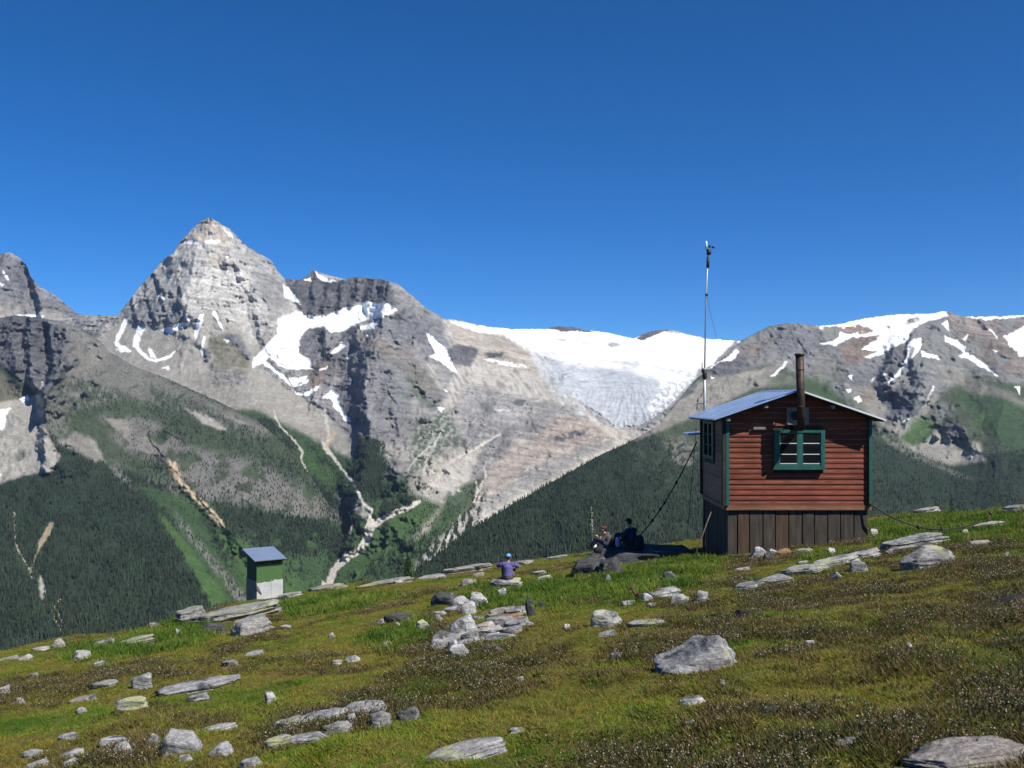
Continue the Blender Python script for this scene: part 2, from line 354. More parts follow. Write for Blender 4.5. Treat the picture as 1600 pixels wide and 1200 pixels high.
# --- the big massif, the hanging glacier, the ice field and the ice-worn slabs
ops = [
 # pyramid
 ('rock_l', [(185, 492), (280, 385), (325, 338), (372, 375), (445, 435), (470, 482), (430, 530), (385, 505), (330, 482), (285, 500), (235, 500)], {'a': .75, 'b': 3}),
 ('rock_b', [(205, 500), (235, 425), (275, 415), (285, 470), (310, 520), (290, 512), (250, 514), (212, 506)], {'a': .7, 'b': 2}),
 ('rock_b', [(400, 420), (445, 435), (455, 480), (430, 500), (410, 470), (385, 430)], {'a': .5, 'b': 5}),
 ('tanrock', [(300, 362), (326, 340), (352, 352), (366, 372), (350, 392), (330, 380), (300, 382)], {'a': .7, 'b': 2}),
 ('tanrock', [(330, 390), (375, 400), (360, 420), (320, 412)], {'a': .5, 'b': 4}),
 ('rock_l', [(310, 440), (340, 425), (385, 430), (400, 450), (360, 470), (310, 465)], {'a': .8, 'b': 5}),
 ('rock', [(130, 492), (185, 492), (210, 480), (205, 505), (190, 520), (165, 525), (140, 520)], {}),
 # scree apron
 ('scree', [(148, 535), (190, 500), (215, 508), (252, 514), (300, 505), (330, 482), (400, 492), (425, 520), (395, 560), (440, 600), (505, 640), (548, 680), (545, 720), (500, 690), (430, 660), (380, 640), (300, 640), (200, 600)], {'b': 2}),
 ('rock_l', [(305, 470), (340, 470), (400, 490), (420, 515), (395, 540), (370, 510), (330, 492)], {'b': 3, 'a': .8, 'n': ('d', -.1)}),
 ('scree_d', [(300, 600), (350, 590), (400, 620), (440, 660), (520, 690), (480, 700), (380, 660), (300, 630)], {'b': 6, 'a': .7, 'n': ('f', -.05)}),
 ('olive', [(328, 530), (350, 522), (372, 524), (392, 552), (386, 588), (352, 594), (330, 578), (322, 552)], {'a': .8, 'b': 2, 'n': ('m', -.35)}),
 ('rock_b', [(352, 524), (372, 522), (394, 555), (386, 560), (370, 540)], {'b': 1}),
 ('rock_b', [(318, 545), (328, 545), (330, 562), (320, 566)], {}),
 ('rock', [(325, 574), (390, 580), (388, 600), (340, 604)], {'b': 3, 'a': .7}),
 # snow on the apron
 ('snow', [(195, 497), (203, 497), (192, 520), (184, 534), (190, 540), (206, 547), (200, 550), (187, 548), (178, 535)]),
 ('snow', [(214, 510), (225, 511), (219, 530), (216, 541), (228, 555), (240, 562), (258, 558), (278, 545), (266, 560), (245, 566), (230, 563), (214, 548), (207, 540)]),
 ('snow', [(232, 543), (240, 548), (243, 560), (236, 558)]), ('snow', [(252, 515), (286, 504), (297, 505), (280, 515), (265, 523)]),
 ('snow', [(285, 486), (294, 505), (297, 505), (291, 490)], {'a': .9}),
 ('snow', [(310, 495), (318, 490), (313, 510), (306, 532), (303, 525), (305, 510)]), ('snow', [(318, 524), (322, 527), (316, 545), (319, 560), (325, 565), (318, 562), (313, 545)]),
 ('snow', [(330, 486), (335, 486), (346, 505), (349, 520), (340, 505)]), ('snow', [(350, 530), (357, 532), (356, 536)]),
 ('snow', [(252, 574), (266, 572), (264, 578)]), ('snow', [(180, 545), (210, 549), (190, 551)]),
 ('snow', [(284, 379), (299, 375), (312, 378), (309, 381), (296, 381)]), ('snow', [(318, 377), (343, 374), (345, 377), (325, 381)]),
 ('snow', [(347, 356), (356, 362), (364, 371), (358, 368)]), ('snow', [(352, 402), (362, 397), (356, 405)], {'a': .8}),
 ('snow', [(244, 458), (252, 463), (258, 468), (248, 466)], {'a': .8}),
 # dark wall right of the pyramid
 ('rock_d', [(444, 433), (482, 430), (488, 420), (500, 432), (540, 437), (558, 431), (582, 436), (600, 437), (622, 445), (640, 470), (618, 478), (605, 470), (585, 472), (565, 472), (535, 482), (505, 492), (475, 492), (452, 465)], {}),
 ('rock', [(606, 438), (640, 455), (700, 500), (705, 525), (660, 500), (630, 480), (618, 470)], {'b': 2}),
 ('tanrock', [(618, 443), (650, 465), (668, 482), (660, 482), (636, 462)], {'a': .6, 'b': 1}),
 ('rock_b', [(620, 480), (700, 500), (708, 522), (690, 540), (640, 530), (600, 500)], {'a': .5, 'b': 4}),
 ('rock_l', [(502, 426), (535, 434), (540, 438), (505, 434)], {}), ('snow', [(490, 421), (500, 430), (518, 437), (530, 439), (515, 441), (500, 437)]), ('snow', [(475, 436), (485, 434), (486, 440)]),
 # buttress
 ('rust', [(480, 588), (510, 560), (540, 540), (580, 535), (620, 570), (660, 610), (685, 605), (640, 548), (570, 522), (530, 545), (500, 575), (486, 610), (500, 612), (505, 590)], {'a': .6, 'b': 3}),
 ('rust', [(480, 580), (500, 565), (520, 560), (505, 600), (486, 608)], {'a': .8, 'b': 1}),
 ('olive', [(500, 560), (590, 540), (640, 560), (690, 600), (690, 640), (640, 600), (570, 570), (520, 600)], {'a': .4, 'b': 6}),
 ('olive', [(622, 575), (650, 560), (670, 600), (672, 630), (650, 610)], {'a': .6, 'b': 5}),
 ('rock_d', [(520, 604), (548, 588), (572, 560), (572, 600), (575, 650), (560, 690), (548, 662), (535, 632)], {'a': .8, 'b': 2}),  # left face of the buttress, its shade deepened in the cover colour
 ('meadow', [(636, 580), (650, 600), (668, 625), (683, 640), (672, 645), (655, 628), (640, 604)], {'b': 1, 'n': ('f', -.3)}),
 ('meadow', [(628, 612), (640, 622), (655, 652), (650, 655), (636, 630)], {'b': 1, 'a': .8}), ('bush', [(600, 595), (632, 600), (640, 650), (610, 650)], {'b': 6, 'a': .6, 'n': ('f', 0)}),
 ('scree', [(662, 560), (690, 620), (680, 640), (705, 650), (690, 600), (675, 565)], {'b': 3, 'a': .8}), ('scree', [(640, 620), (690, 650), (660, 670), (640, 650)], {'b': 3, 'a': .7}),
 ('scree_d', [(600, 650), (660, 660), (650, 700), (610, 720), (592, 700)], {'b': 5, 'a': .7}),
 ('rock_b', [(572, 560), (640, 545), (700, 640), (650, 690), (610, 720), (575, 700)], {'b': 10, 'a': .55}), ('rock_b', [(600, 480), (700, 500), (700, 560), (640, 540), (560, 520)], {'b': 6, 'a': .5}), ('rock_d', [(480, 500), (575, 520), (570, 560), (480, 600), (468, 540)], {'b': 6, 'a': .35}),
 # upper slabs
 ('slab', [(690, 498), (760, 508), (830, 525), (870, 590), (900, 620), (950, 668), (1010, 672), (1100, 640), (1100, 800), (640, 895), (640, 870), (720, 800), (690, 770), (650, 740), (668, 690), (690, 650), (700, 600), (715, 570), (700, 530)], {'b': 2}),
 ('tanrock', [(705, 508), (760, 515), (850, 560), (860, 590), (800, 575), (740, 560), (712, 540)], {'b': 4, 'a': .7}),
 ('rock', [(680, 650), (760, 610), (820, 640), (760, 700), (690, 720), (660, 700)], {'b': 6, 'a': .8, 'n': ('d', 0)}),
 ('rock', [(720, 600), (900, 640), (960, 690), (780, 790), (700, 830), (740, 740)], {'b': 4, 'a': .8, 'n': ('d', .12)}),
 ('slab_p', [(800, 690), (900, 655), (975, 672), (905, 702), (820, 732), (740, 800), (700, 825), (730, 770)], {'b': 5, 'a': .5}),
 ('slab_p', [(860, 650), (905, 650), (950, 668), (905, 672), (840, 690)], {'b': 2, 'a': .6}),
 ('rock_d', [(860, 684), (895, 674), (925, 668), (912, 678), (880, 690)], {'a': .9, 'n': ('f', -.1)}), ('rock_d', [(740, 690), (770, 672), (800, 670), (790, 690), (760, 705)], {'b': 2, 'a': .5, 'n': ('f', 0)}), ('rock', [(760, 640), (860, 630), (880, 660), (820, 690), (750, 700)], {'b': 8, 'a': .45, 'n': ('m', -.1)}), ('rock_d', [(805, 625), (822, 625), (818, 634), (803, 634)], {}),
 ('rock_d', [(693, 548), (715, 538), (742, 542), (746, 552), (735, 572), (712, 568), (698, 560)], {'b': 1}), ('rock_d', [(757, 552), (790, 550), (785, 558), (762, 560)], {'b': 1}),
 ('rock_b', [(672, 520), (700, 530), (705, 545), (680, 538)], {'b': 1}),
 ('rock_d', [(750, 630), (765, 625), (772, 645), (760, 650)], {'b': 1, 'a': .8}), ('rock_d', [(770, 700), (795, 690), (800, 708), (775, 712)], {'b': 2, 'a': .6}),
 # ice
 ('ice', [(866, 548), (900, 556), (1000, 560), (1092, 580), (1062, 622), (1032, 650), (1003, 665), (962, 668), (943, 652), (912, 632), (897, 613), (870, 611), (885, 592), (868, 575)], {'b': 1}),
 ('ice', [(835, 535), (880, 552), (905, 625), (870, 618), (850, 590), (828, 560)], {'b': 3, 'a': .7, 'n': ('d', .0)}), ('ice', [(880, 600), (960, 672), (900, 650), (860, 615)], {'b': 3, 'a': .6, 'n': ('f', .05)}),
 ('snow', [(700, 500), (760, 511), (850, 514), (950, 516), (1000, 526), (1040, 516), (1100, 526), (1160, 530), (1140, 560), (1110, 572), (1075, 580), (1000, 568), (930, 560), (880, 556), (850, 545), (800, 525), (740, 517)], {'b': 1}),
 ('snow', [(860, 552), (1085, 580), (1060, 600), (950, 575), (880, 570)], {'a': .7, 'b': 3, 'n': ('d', .0)}),
 ('snow', [(1040, 585), (1092, 582), (1050, 632), (1020, 655), (1010, 640)], {'a': .6, 'b': 3, 'n': ('f', .0)}),
 ('rock_b', [(856, 530), (890, 527), (880, 535)], {'a': .6, 'b': 1}), ('rock_b', [(902, 532), (925, 530), (935, 538), (905, 540)], {'a': .5, 'b': 1, 'n': ('f', -.1)}), ('rock_b', [(945, 536), (960, 535), (975, 540), (955, 543)], {'a': .7, 'b': 1}),
 ('snow', [(770, 640), (800, 640), (790, 643)], {'a': .3}),
 ('snow', [(755, 560), (800, 566), (830, 575), (800, 572), (770, 568)], {'a': .8, 'n': ('f', -.1)}), ('snow', [(780, 520), (830, 550), (870, 560), (860, 545), (820, 525)], {'a': .6, 'b': 2, 'n': ('d', -.1)}),
 ('rock', [(1150, 530), (1108, 575), (1085, 592), (1040, 640), (1000, 668), (1030, 660), (1110, 620), (1170, 560)], {'b': 1}),
 ('rock_d', [(850, 512), (890, 507), (930, 519), (880, 518)], {}), ('rock_d', [(993, 530), (1020, 515), (1048, 514), (1028, 522), (1008, 531)], {}),
 # hanging glacier
 ('snow', scale_pts([(140, 470), (230, 440), (330, 450), (440, 455), (540, 410), (660, 385), (690, 360), (740, 375), (830, 372), (885, 420), (800, 460), (690, 480), (640, 500), (560, 545), (470, 560), (420, 520), (330, 535), (280, 580), (270, 690), (330, 720), (360, 790), (300, 785), (200, 790), (140, 760), (90, 715), (30, 760), (-20, 780), (-10, 720), (60, 640), (130, 570)], 400, 380)),
 ('ice', scale_pts([(150, 640), (260, 620), (265, 690), (280, 740), (200, 780), (150, 740)], 400, 380), {'b': 2, 'a': .5}),
 ('rock_d', scale_pts([(370, 540), (420, 525), (440, 560), (430, 620), (380, 620)], 400, 380), {'b': 1}),
 ('rock_d', scale_pts([(560, 540), (640, 515), (630, 560), (570, 590)], 400, 380), {'b': 1}),
 ('rock_b', scale_pts([(280, 600), (360, 560), (380, 640), (400, 720), (340, 720), (290, 690)], 400, 380), {'b': 2}),
 ('snow', scale_pts([(60, 730), (130, 790), (190, 840), (230, 900), (200, 880), (110, 800), (40, 750)], 400, 380)),
 ('snow', scale_pts([(200, 840), (320, 830), (330, 870), (240, 900)], 400, 380), {'n': ('f', -.25)}), ('snow', scale_pts([(230, 920), (300, 940), (400, 890), (405, 905), (320, 955), (260, 950)], 400, 380)),
 ('snow', scale_pts([(410, 965), (480, 912), (515, 940), (520, 1000), (560, 1070), (595, 1120), (560, 1110), (500, 1040), (470, 975)], 400, 380)),
 ('snow', scale_pts([(165, 250), (210, 290), (270, 350), (280, 385), (220, 350), (180, 340)], 400, 380)), ('snow', scale_pts([(250, 420), (290, 430), (300, 450), (240, 440)], 400, 380)),
 ('snow', scale_pts([(660, 520), (770, 480), (740, 530), (650, 545)], 400, 380)), ('snow', scale_pts([(460, 690), (540, 620), (560, 640), (510, 685)], 400, 380)), ('snow', scale_pts([(395, 790), (450, 768), (450, 780), (410, 795)], 400, 380)),
 ('snow', scale_pts([(555, 718), (600, 714), (580, 724)], 400, 380)), ('snow', scale_pts([(685, 570), (705, 570), (700, 585)], 400, 380)),
 ('snow', scale_pts([(1060, 560), (1100, 590), (1180, 650), (1200, 690), (1240, 770), (1255, 810), (1220, 800), (1170, 750), (1080, 710), (1120, 690), (1090, 630)], 400, 380)),
 ('snow', scale_pts([(1140, 1025), (1180, 1030), (1160, 1060)], 400, 380)), ('snow', scale_pts([(1172, 915), (1195, 920), (1185, 935)], 400, 380)),
 # valley
 ('bush', [(400, 640), (440, 660), (500, 690), (545, 715), (600, 700), (610, 740), (650, 745), (692, 770), (715, 800), (640, 895), (600, 960), (480, 960), (300, 960), (300, 640)], {'b': 3}),
 ('talus', [(440, 735), (480, 760), (522, 795), (545, 815), (500, 815), (440, 800)], {'b': 5, 'a': .9, 'n': ('m', -.3)}), ('forest', [(440, 805), (500, 820), (530, 835), (545, 850), (500, 872), (440, 865)], {'b': 6, 'a': .9, 'n': ('m', -.3)}), ('woods', [(440, 720), (480, 740), (560, 800), (540, 800), (480, 765)], {'b': 4, 'a': .8}),
 ('woods', [(400, 640), (440, 665), (470, 700), (430, 720), (400, 700)], {'b': 3, 'a': .8, 'n': ('m', -.1)}),
 ('forest', [(560, 680), (600, 690), (605, 730), (590, 780), (565, 775), (548, 730)], {'b': 4, 'a': .85}), ('forest', [(470, 690), (500, 700), (560, 775), (560, 800), (510, 750)], {'b': 4, 'a': .5, 'n': ('s', -.05)}),
 ('forest', [(600, 760), (680, 740), (660, 790), (600, 810)], {'b': 5, 'a': .7, 'n': ('s', -.05)}), ('forest', [(640, 830), (760, 760), (740, 830), (640, 895), (560, 900)], {'b': 5, 'a': .6, 'n': ('s', 0)}),
 ('meadow', [(590, 820), (650, 790), (700, 800), (650, 870), (560, 910), (520, 925), (550, 870)], {'b': 8, 'a': .6}), ('meadow', [(470, 690), (500, 720), (530, 740), (520, 760), (480, 730)], {'b': 4, 'a': .6}),
 ('scree', [(590, 690), (640, 700), (660, 715), (620, 730), (600, 722)], {'b': 4, 'a': .7, 'n': ('f', -.1)}), ('scree', [(545, 690), (555, 700), (556, 725), (546, 712)], {'b': 1, 'a': .7}),
 ('rock_d', [(602, 735), (640, 738), (630, 752), (604, 750)], {'b': 1, 'n': ('f', -.1)}),
 ('bush', [(650, 660), (700, 640), (730, 700), (690, 740), (640, 745), (640, 700)], {'b': 4, 'a': .8, 'n': ('f', -.05)}),
 ('slab', [(640, 745), (700, 700), (760, 700), (720, 760), (670, 830), (640, 845), (690, 790), (640, 770)], {'b': 3, 'a': .8, 'n': ('d', -.05)}),
 ('bush', [(700, 770), (760, 740), (730, 800), (690, 840), (660, 850)], {'b': 3, 'a': .9, 'n': ('m', -.3)}),
 ('scree', [(540, 770), (560, 775), (576, 800), (580, 820), (565, 810)], {'b': 2, 'a': .8, 'n': ('f', -.1)}), ('scree', [(500, 765), (550, 780), (570, 800), (540, 790)], {'b': 3, 'a': .5, 'n': ('f', 0)}),
 ('gravel', [(508, 640), (514, 685), (508, 700), (526, 722), (545, 745), (557, 765), (568, 785), (580, 798), (576, 815), (572, 832)], {'w': 4}),
 ('gravel', [(505, 692), (512, 704), (524, 718)], {'w': 5}), ('tan', [(522, 676), (516, 688), (510, 698)], {'w': 4}),
 ('gravel', [(545, 800), (550, 815), (548, 832), (535, 845)], {'w': 2, 'a': .8}), ('gravel', [(570, 790), (548, 800)], {'w': 2, 'a': .8}),
 ('gravel', [(654, 784), (630, 797), (605, 806), (588, 818), (577, 832)], {'w': 8}), ('gravel', [(580, 815), (575, 840), (566, 855), (545, 868), (530, 882), (522, 890), (517, 905), (513, 925)], {'w': 11}),
 ('gravel', [(470, 922), (498, 905), (530, 918), (500, 940)], {'b': 1, 'n': ('f', -.2)}),
 ('gravel', [(782, 678), (735, 705), (705, 722), (690, 742), (676, 756), (664, 768)], {'w': 3}), ('gravel', [(688, 676), (680, 695), (660, 706), (645, 722), (638, 734)], {'w': 2}), ('gravel', [(668, 715), (663, 735)], {'w': 2}),
 ('gravel', [(757, 730), (759, 745), (754, 755), (740, 785)], {'w': 2}), ('gravel', [(744, 752), (746, 765), (740, 785)], {'w': 2}), ('gravel', [(719, 805), (717, 820)], {'w': 2}),
 ('gravel', [(427, 640), (433, 658), (445, 674), (462, 690), (473, 706), (471, 720), (479, 738)], {'w': 2.4}),
]
top_main = [(-320, 520), (100, 500), (135, 497), (185, 492), (203, 468), (215, 452), (240, 425), (252, 408), (272, 395), (278, 382), (300, 358), (312, 346), (328, 339), (345, 350), (360, 358), (372, 372), (390, 388), (405, 396), (425, 408), (431, 420), (445, 436), (470, 437), (482, 430), (488, 421), (500, 426), (520, 432), (540, 436), (558, 432), (580, 435), (596, 436), (610, 440), (625, 446), (645, 463), (665, 481), (685, 492), (697, 499), (712, 500), (760, 510), (800, 514), (850, 514), (870, 510), (890, 510), (915, 516), (950, 520), (990, 529), (1000, 524), (1020, 517), (1045, 515), (1060, 518), (1080, 524), (1110, 530), (1160, 533), (1300, 520), (1500, 520), (1900, 540)]
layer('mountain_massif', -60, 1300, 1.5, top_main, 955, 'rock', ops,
 [(-60, 500, 6.6), (185, 492, 6.0), (330, 340, 6.3), (445, 436, 6.3), (490, 421, 6.7), (560, 432, 6.3), (606, 438, 6.1), (700, 500, 6.2),
  (200, 545, 5.5), (330, 500, 5.5), (260, 480, 5.75), (330, 420, 5.9), (420, 520, 5.5), (480, 492, 5.95), (560, 474, 5.95), (615, 478, 5.6), (440, 560, 5.2), (480, 580, 5.15), (500, 510, 5.6),
  (530, 560, 5.2), (590, 540, 5.05), (660, 540, 5.5), (700, 560, 5.6), (575, 660, 4.4), (530, 650, 4.65), (620, 640, 4.6), (560, 760, 3.85), (610, 740, 3.9), (690, 640, 4.8), (660, 720, 4.15),
  (300, 600, 5.0), (380, 640, 4.7), (430, 700, 4.3), (500, 768, 3.86), (500, 800, 3.72), (500, 850, 3.5), (500, 900, 3.32), (500, 960, 3.12), (514, 790, 3.78), (514, 870, 3.43), (514, 1040, 2.85), (575, 800, 3.65), (440, 860, 3.55), (420, 950, 3.2), (650, 790, 3.6), (650, 890, 3.25),
  (760, 511, 7.3), (850, 516, 8.0), (950, 521, 8.3), (1040, 517, 8.4), (1150, 533, 7.8), (1300, 520, 7.8), (900, 558, 6.7), (1000, 562, 6.6), (1080, 582, 6.3), (880, 600, 5.8), (960, 665, 5.25), (1050, 630, 5.5),
  (790, 560, 6.1), (800, 620, 5.4), (820, 700, 4.6), (760, 770, 4.0), (720, 840, 3.6), (900, 720, 4.6), (1000, 700, 5.0), (1300, 700, 5.0), (1300, 950, 3.4), (800, 950, 3.1), (640, 1150, 2.4), (-60, 700, 4.6), (-60, 950, 3.4), (100, 620, 5.2), (1200, 1150, 2.5), (0, 1150, 2.4)],
 [([(328, 340), (316, 380), (300, 430), (292, 470)], 120, 60, 90), ([(390, 390), (410, 440), (425, 490), (430, 520)], 130, 40, 30),
  ([(203, 462), (213, 506)], 48, 4, 22), ([(227, 452), (242, 494)], 48, 4, 22), ([(254, 466), (270, 514)], 48, 5, 24), ([(280, 455), (289, 500)], 60, 5, 26), ([(240, 428), (252, 450)], 48, 4, 22),
  ([(345, 350), (372, 420), (400, 470)], 60, 30, 40),
  ([(470, 440), (468, 490)], 60, 8, 14), ([(492, 425), (488, 490)], 70, 8, 14), ([(515, 440), (505, 485)], 60, 8, 14), ([(540, 440), (532, 478)], 90, 10, 16), ([(560, 434), (552, 474)], 80, 8, 14), ([(584, 436), (576, 472)], 80, 9, 12), ([(600, 440), (598, 475)], 150, 10, 60),
  ([(600, 478), (590, 520), (572, 560), (574, 620), (577, 670), (572, 720), (560, 770)], 210, 26, 110), ([(508, 508), (510, 540)], 110, 18, 10), ([(560, 510), (558, 530)], 80, 16, 30), ([(525, 545), (500, 575), (490, 610)], 60, 15, 40),
  ([(660, 560), (672, 610), (665, 650)], 90, 30, 30), ([(742, 542), (738, 572)], 70, 45, 16), ([(620, 640), (640, 690), (620, 730)], 80, 26, 60), ([(640, 735), (630, 752)], 50, 26, 20),
  ([(780, 620), (760, 660), (740, 690)], 60, 22, 40), ([(860, 650), (800, 690), (760, 740)], 70, 24, 50), ([(930, 668), (850, 690)], 45, 10, 30)],
 M_MTN, jag=1.2, seed=2)

# --- the wooded spur in front on the left
ops = [
 ('heath', [(100, 500), (180, 552), (260, 592), (420, 665), (545, 800), (500, 815), (400, 800), (300, 770), (150, 720), (80, 680), (70, 600)], {'b': 3}),
 ('rock_d', [(-320, 500), (0, 497), (40, 493), (104, 505), (118, 530), (104, 570), (78, 610), (72, 650), (66, 690), (55, 650), (70, 615), (40, 600), (0, 570), (-320, 580)], {'b': 1}),
 ('rock', [(60, 495), (118, 508), (180, 552), (150, 560), (120, 540), (105, 520)], {'b': 3, 'a': .7}),
 ('talus', [(105, 510), (190, 556), (260, 592), (340, 630), (430, 672), (400, 690), (300, 650), (200, 620), (120, 640), (100, 590)], {'b': 4, 'a': .75, 'n': ('d', .06)}),
 ('talus', [(70, 620), (120, 570), (150, 600), (110, 650), (100, 690), (72, 690)], {'b': 3, 'a': .7, 'n': ('f', -.1)}),
 ('woods', [(110, 590), (160, 600), (250, 640), (330, 680), (300, 700), (200, 670), (110, 650)], {'b': 5, 'a': .8, 'n': ('s', -.08)}),
 ('woods', [(230, 600), (330, 640), (430, 690), (510, 770), (470, 760), (380, 720), (300, 680), (240, 650)], {'b': 6, 'a': .85, 'n': ('s', -.18)}),
 ('scree_d', [(122, 560), (148, 540), (156, 565), (130, 590)], {'b': 3, 'a': .5, 'n': ('d', 0)}),
 ('olive', [(-100, 570), (0, 580), (30, 600), (45, 620), (0, 640), (-100, 640)], {'b': 3, 'a': .9}),
 ('scree', [(-320, 650), (-40, 650), (0, 628), (40, 622), (66, 615), (68, 650), (74, 680), (95, 712), (80, 738), (40, 742), (0, 755), (-320, 780)], {'b': 1}),
 ('woods', [(22, 708), (38, 702), (42, 712), (26, 722)], {'b': 2, 'a': .6}),
 ('snow', [(-30, 640), (0, 640), (18, 637), (10, 648), (10, 656), (6, 670), (-30, 680)]), ('snow', [(31, 624), (46, 616), (44, 626), (35, 629)]), ('snow', [(-6, 738), (3, 741), (0, 744), (-6, 746)]), ('snow', [(63, 606), (67, 596), (64, 612)], {'a': .7}),
 ('scree_d', [(162, 653), (200, 656), (228, 682), (262, 706), (255, 712), (222, 706), (190, 680)], {'b': 1}), ('scree_d', [(88, 692), (118, 674), (150, 690), (162, 716), (150, 722), (118, 704)], {'b': 2, 'a': .9}), ('scree', [(135, 676), (158, 704), (165, 722), (155, 716)], {'b': 1, 'a': .6}),
 ('scree', [(288, 638), (312, 645), (335, 655), (356, 672), (344, 672), (318, 662)], {'b': 1}), ('scree_d', [(345, 645), (365, 652), (390, 664), (370, 660)], {'b': 1}),
 ('talus', [(150, 650), (230, 650), (300, 700), (400, 722), (470, 758), (520, 795), (500, 812), (420, 800), (330, 790), (250, 740), (190, 700)], {'b': 5, 'a': .85, 'n': ('m', -.10)}),
 ('talus', [(158, 718), (180, 720), (215, 765), (205, 762), (180, 745)], {'b': 2, 'a': .7, 'n': ('s', -.1)}),
 ('talus', [(220, 730), (260, 735), (300, 780), (350, 850), (330, 840), (280, 790), (240, 770)], {'b': 3, 'a': .7, 'n': ('s', 0)}),
 ('woods', [(200, 705), (260, 720), (300, 760), (240, 750), (210, 735)], {'b': 5, 'a': .8}),
 ('bush', [(210, 755), (260, 800), (300, 870), (340, 940), (420, 960), (520, 930), (540, 850), (480, 830), (420, 810), (340, 790)], {'b': 4}),
 ('meadow', [(238, 795), (262, 812), (292, 850), (330, 900), (360, 940), (330, 950), (300, 890), (262, 830)], {'b': 2}), ('meadow', [(335, 830), (400, 850), (455, 870), (470, 930), (400, 945), (372, 890)], {'b': 6, 'a': .8}),
 ('forest', [(330, 780), (420, 805), (500, 820), (528, 835), (500, 870), (420, 860), (350, 830)], {'b': 6, 'a': .9, 'n': ('m', -.3)}), ('forest', [(310, 790), (340, 830), (370, 880), (350, 880), (320, 830)], {'b': 3, 'a': .8, 'n': ('s', -.1)}), ('forest', [(420, 850), (470, 860), (480, 900), (440, 910)], {'b': 8, 'a': .6, 'n': ('s', 0)}),
 ('talus', [(272, 795), (300, 830), (345, 885), (400, 945), (370, 940), (318, 870), (282, 825)], {'b': 2, 'a': .85, 'n': ('s', -.1)}),
 ('tan', [(263, 718), (275, 722), (285, 750), (305, 770), (335, 800), (355, 825), (345, 822), (310, 788), (282, 758), (266, 735)], {'b': 1, 'n': ('f', -.3)}), ('tan', [(265, 722), (282, 752), (310, 782), (345, 815)], {'w': 4}),
 ('pink', [(60, 850), (70, 830), (80, 813), (80, 828), (70, 846), (62, 858)]), ('tan', [(73, 835), (80, 815), (84, 818), (76, 838)], {'a': .8}),
 ('meadow', [(20, 850), (45, 880), (52, 895), (60, 880), (58, 850), (78, 815), (86, 820), (70, 850), (60, 905), (40, 900), (22, 870)], {'b': 3, 'a': .45}),
 ('gravel', [(22, 800), (24, 830), (25, 850), (38, 876), (46, 890), (50, 902)], {'w': 1.8, 'a': .8}), ('tan', [(64, 850), (55, 870), (46, 896)], {'w': 1.6, 'a': .7}),
 ('scree', [(62, 898), (67, 900), (70, 925), (66, 938), (60, 920)], {'b': 1}), ('tan', [(80, 952), (90, 975), (95, 985), (100, 975), (86, 950), (94, 935)], {'w': 2.5, 'a': .9}), ('gravel', [(80, 952), (90, 978)], {'w': 2.5, 'a': .7}),
]
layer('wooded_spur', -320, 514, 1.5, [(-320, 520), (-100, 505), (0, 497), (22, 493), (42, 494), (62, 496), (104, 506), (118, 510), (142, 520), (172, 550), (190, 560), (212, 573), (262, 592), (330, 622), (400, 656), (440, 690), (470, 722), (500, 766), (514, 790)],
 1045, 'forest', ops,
 [(-320, 520, 4.9), (0, 497, 4.7), (104, 506, 4.75), (172, 550, 4.6), (262, 592, 4.55), (400, 656, 4.25), (480, 730, 4.0), (500, 768, 3.86), (500, 800, 3.72), (500, 850, 3.5), (500, 900, 3.32), (500, 960, 3.12), (514, 790, 3.78), (514, 870, 3.43), (514, 1040, 2.85), (60, 600, 4.25), (20, 640, 4.1), (0, 750, 3.5), (100, 690, 3.85), (200, 680, 4.05), (300, 740, 3.7), (400, 790, 3.5), (300, 860, 3.1), (200, 800, 3.3), (100, 850, 2.85), (0, 900, 2.6), (100, 980, 2.3), (250, 940, 2.65), (400, 930, 3.0), (-320, 800, 3.0), (-320, 1000, 2.2), (200, 1150, 1.9), (500, 1150, 2.2), (-320, 1150, 1.8)],
 [([(20, 496), (22, 560), (30, 600)], 60, 20, 14), ([(46, 498), (46, 560), (54, 610)], 120, 9, 26), ([(78, 505), (84, 560), (70, 620)], 140, 10, 30), ([(104, 510), (96, 570), (72, 620), (70, 690)], 150, 14, 60), ([(108, 690), (165, 720), (260, 810), (340, 940)], 110, 140, 60), ([(262, 720), (345, 815), (420, 900)], 70, 18, 50), ([(300, 700), (420, 780), (520, 830)], 60, 40, 60)],
 M_MTN, jag=1.0, seed=3, back=400)

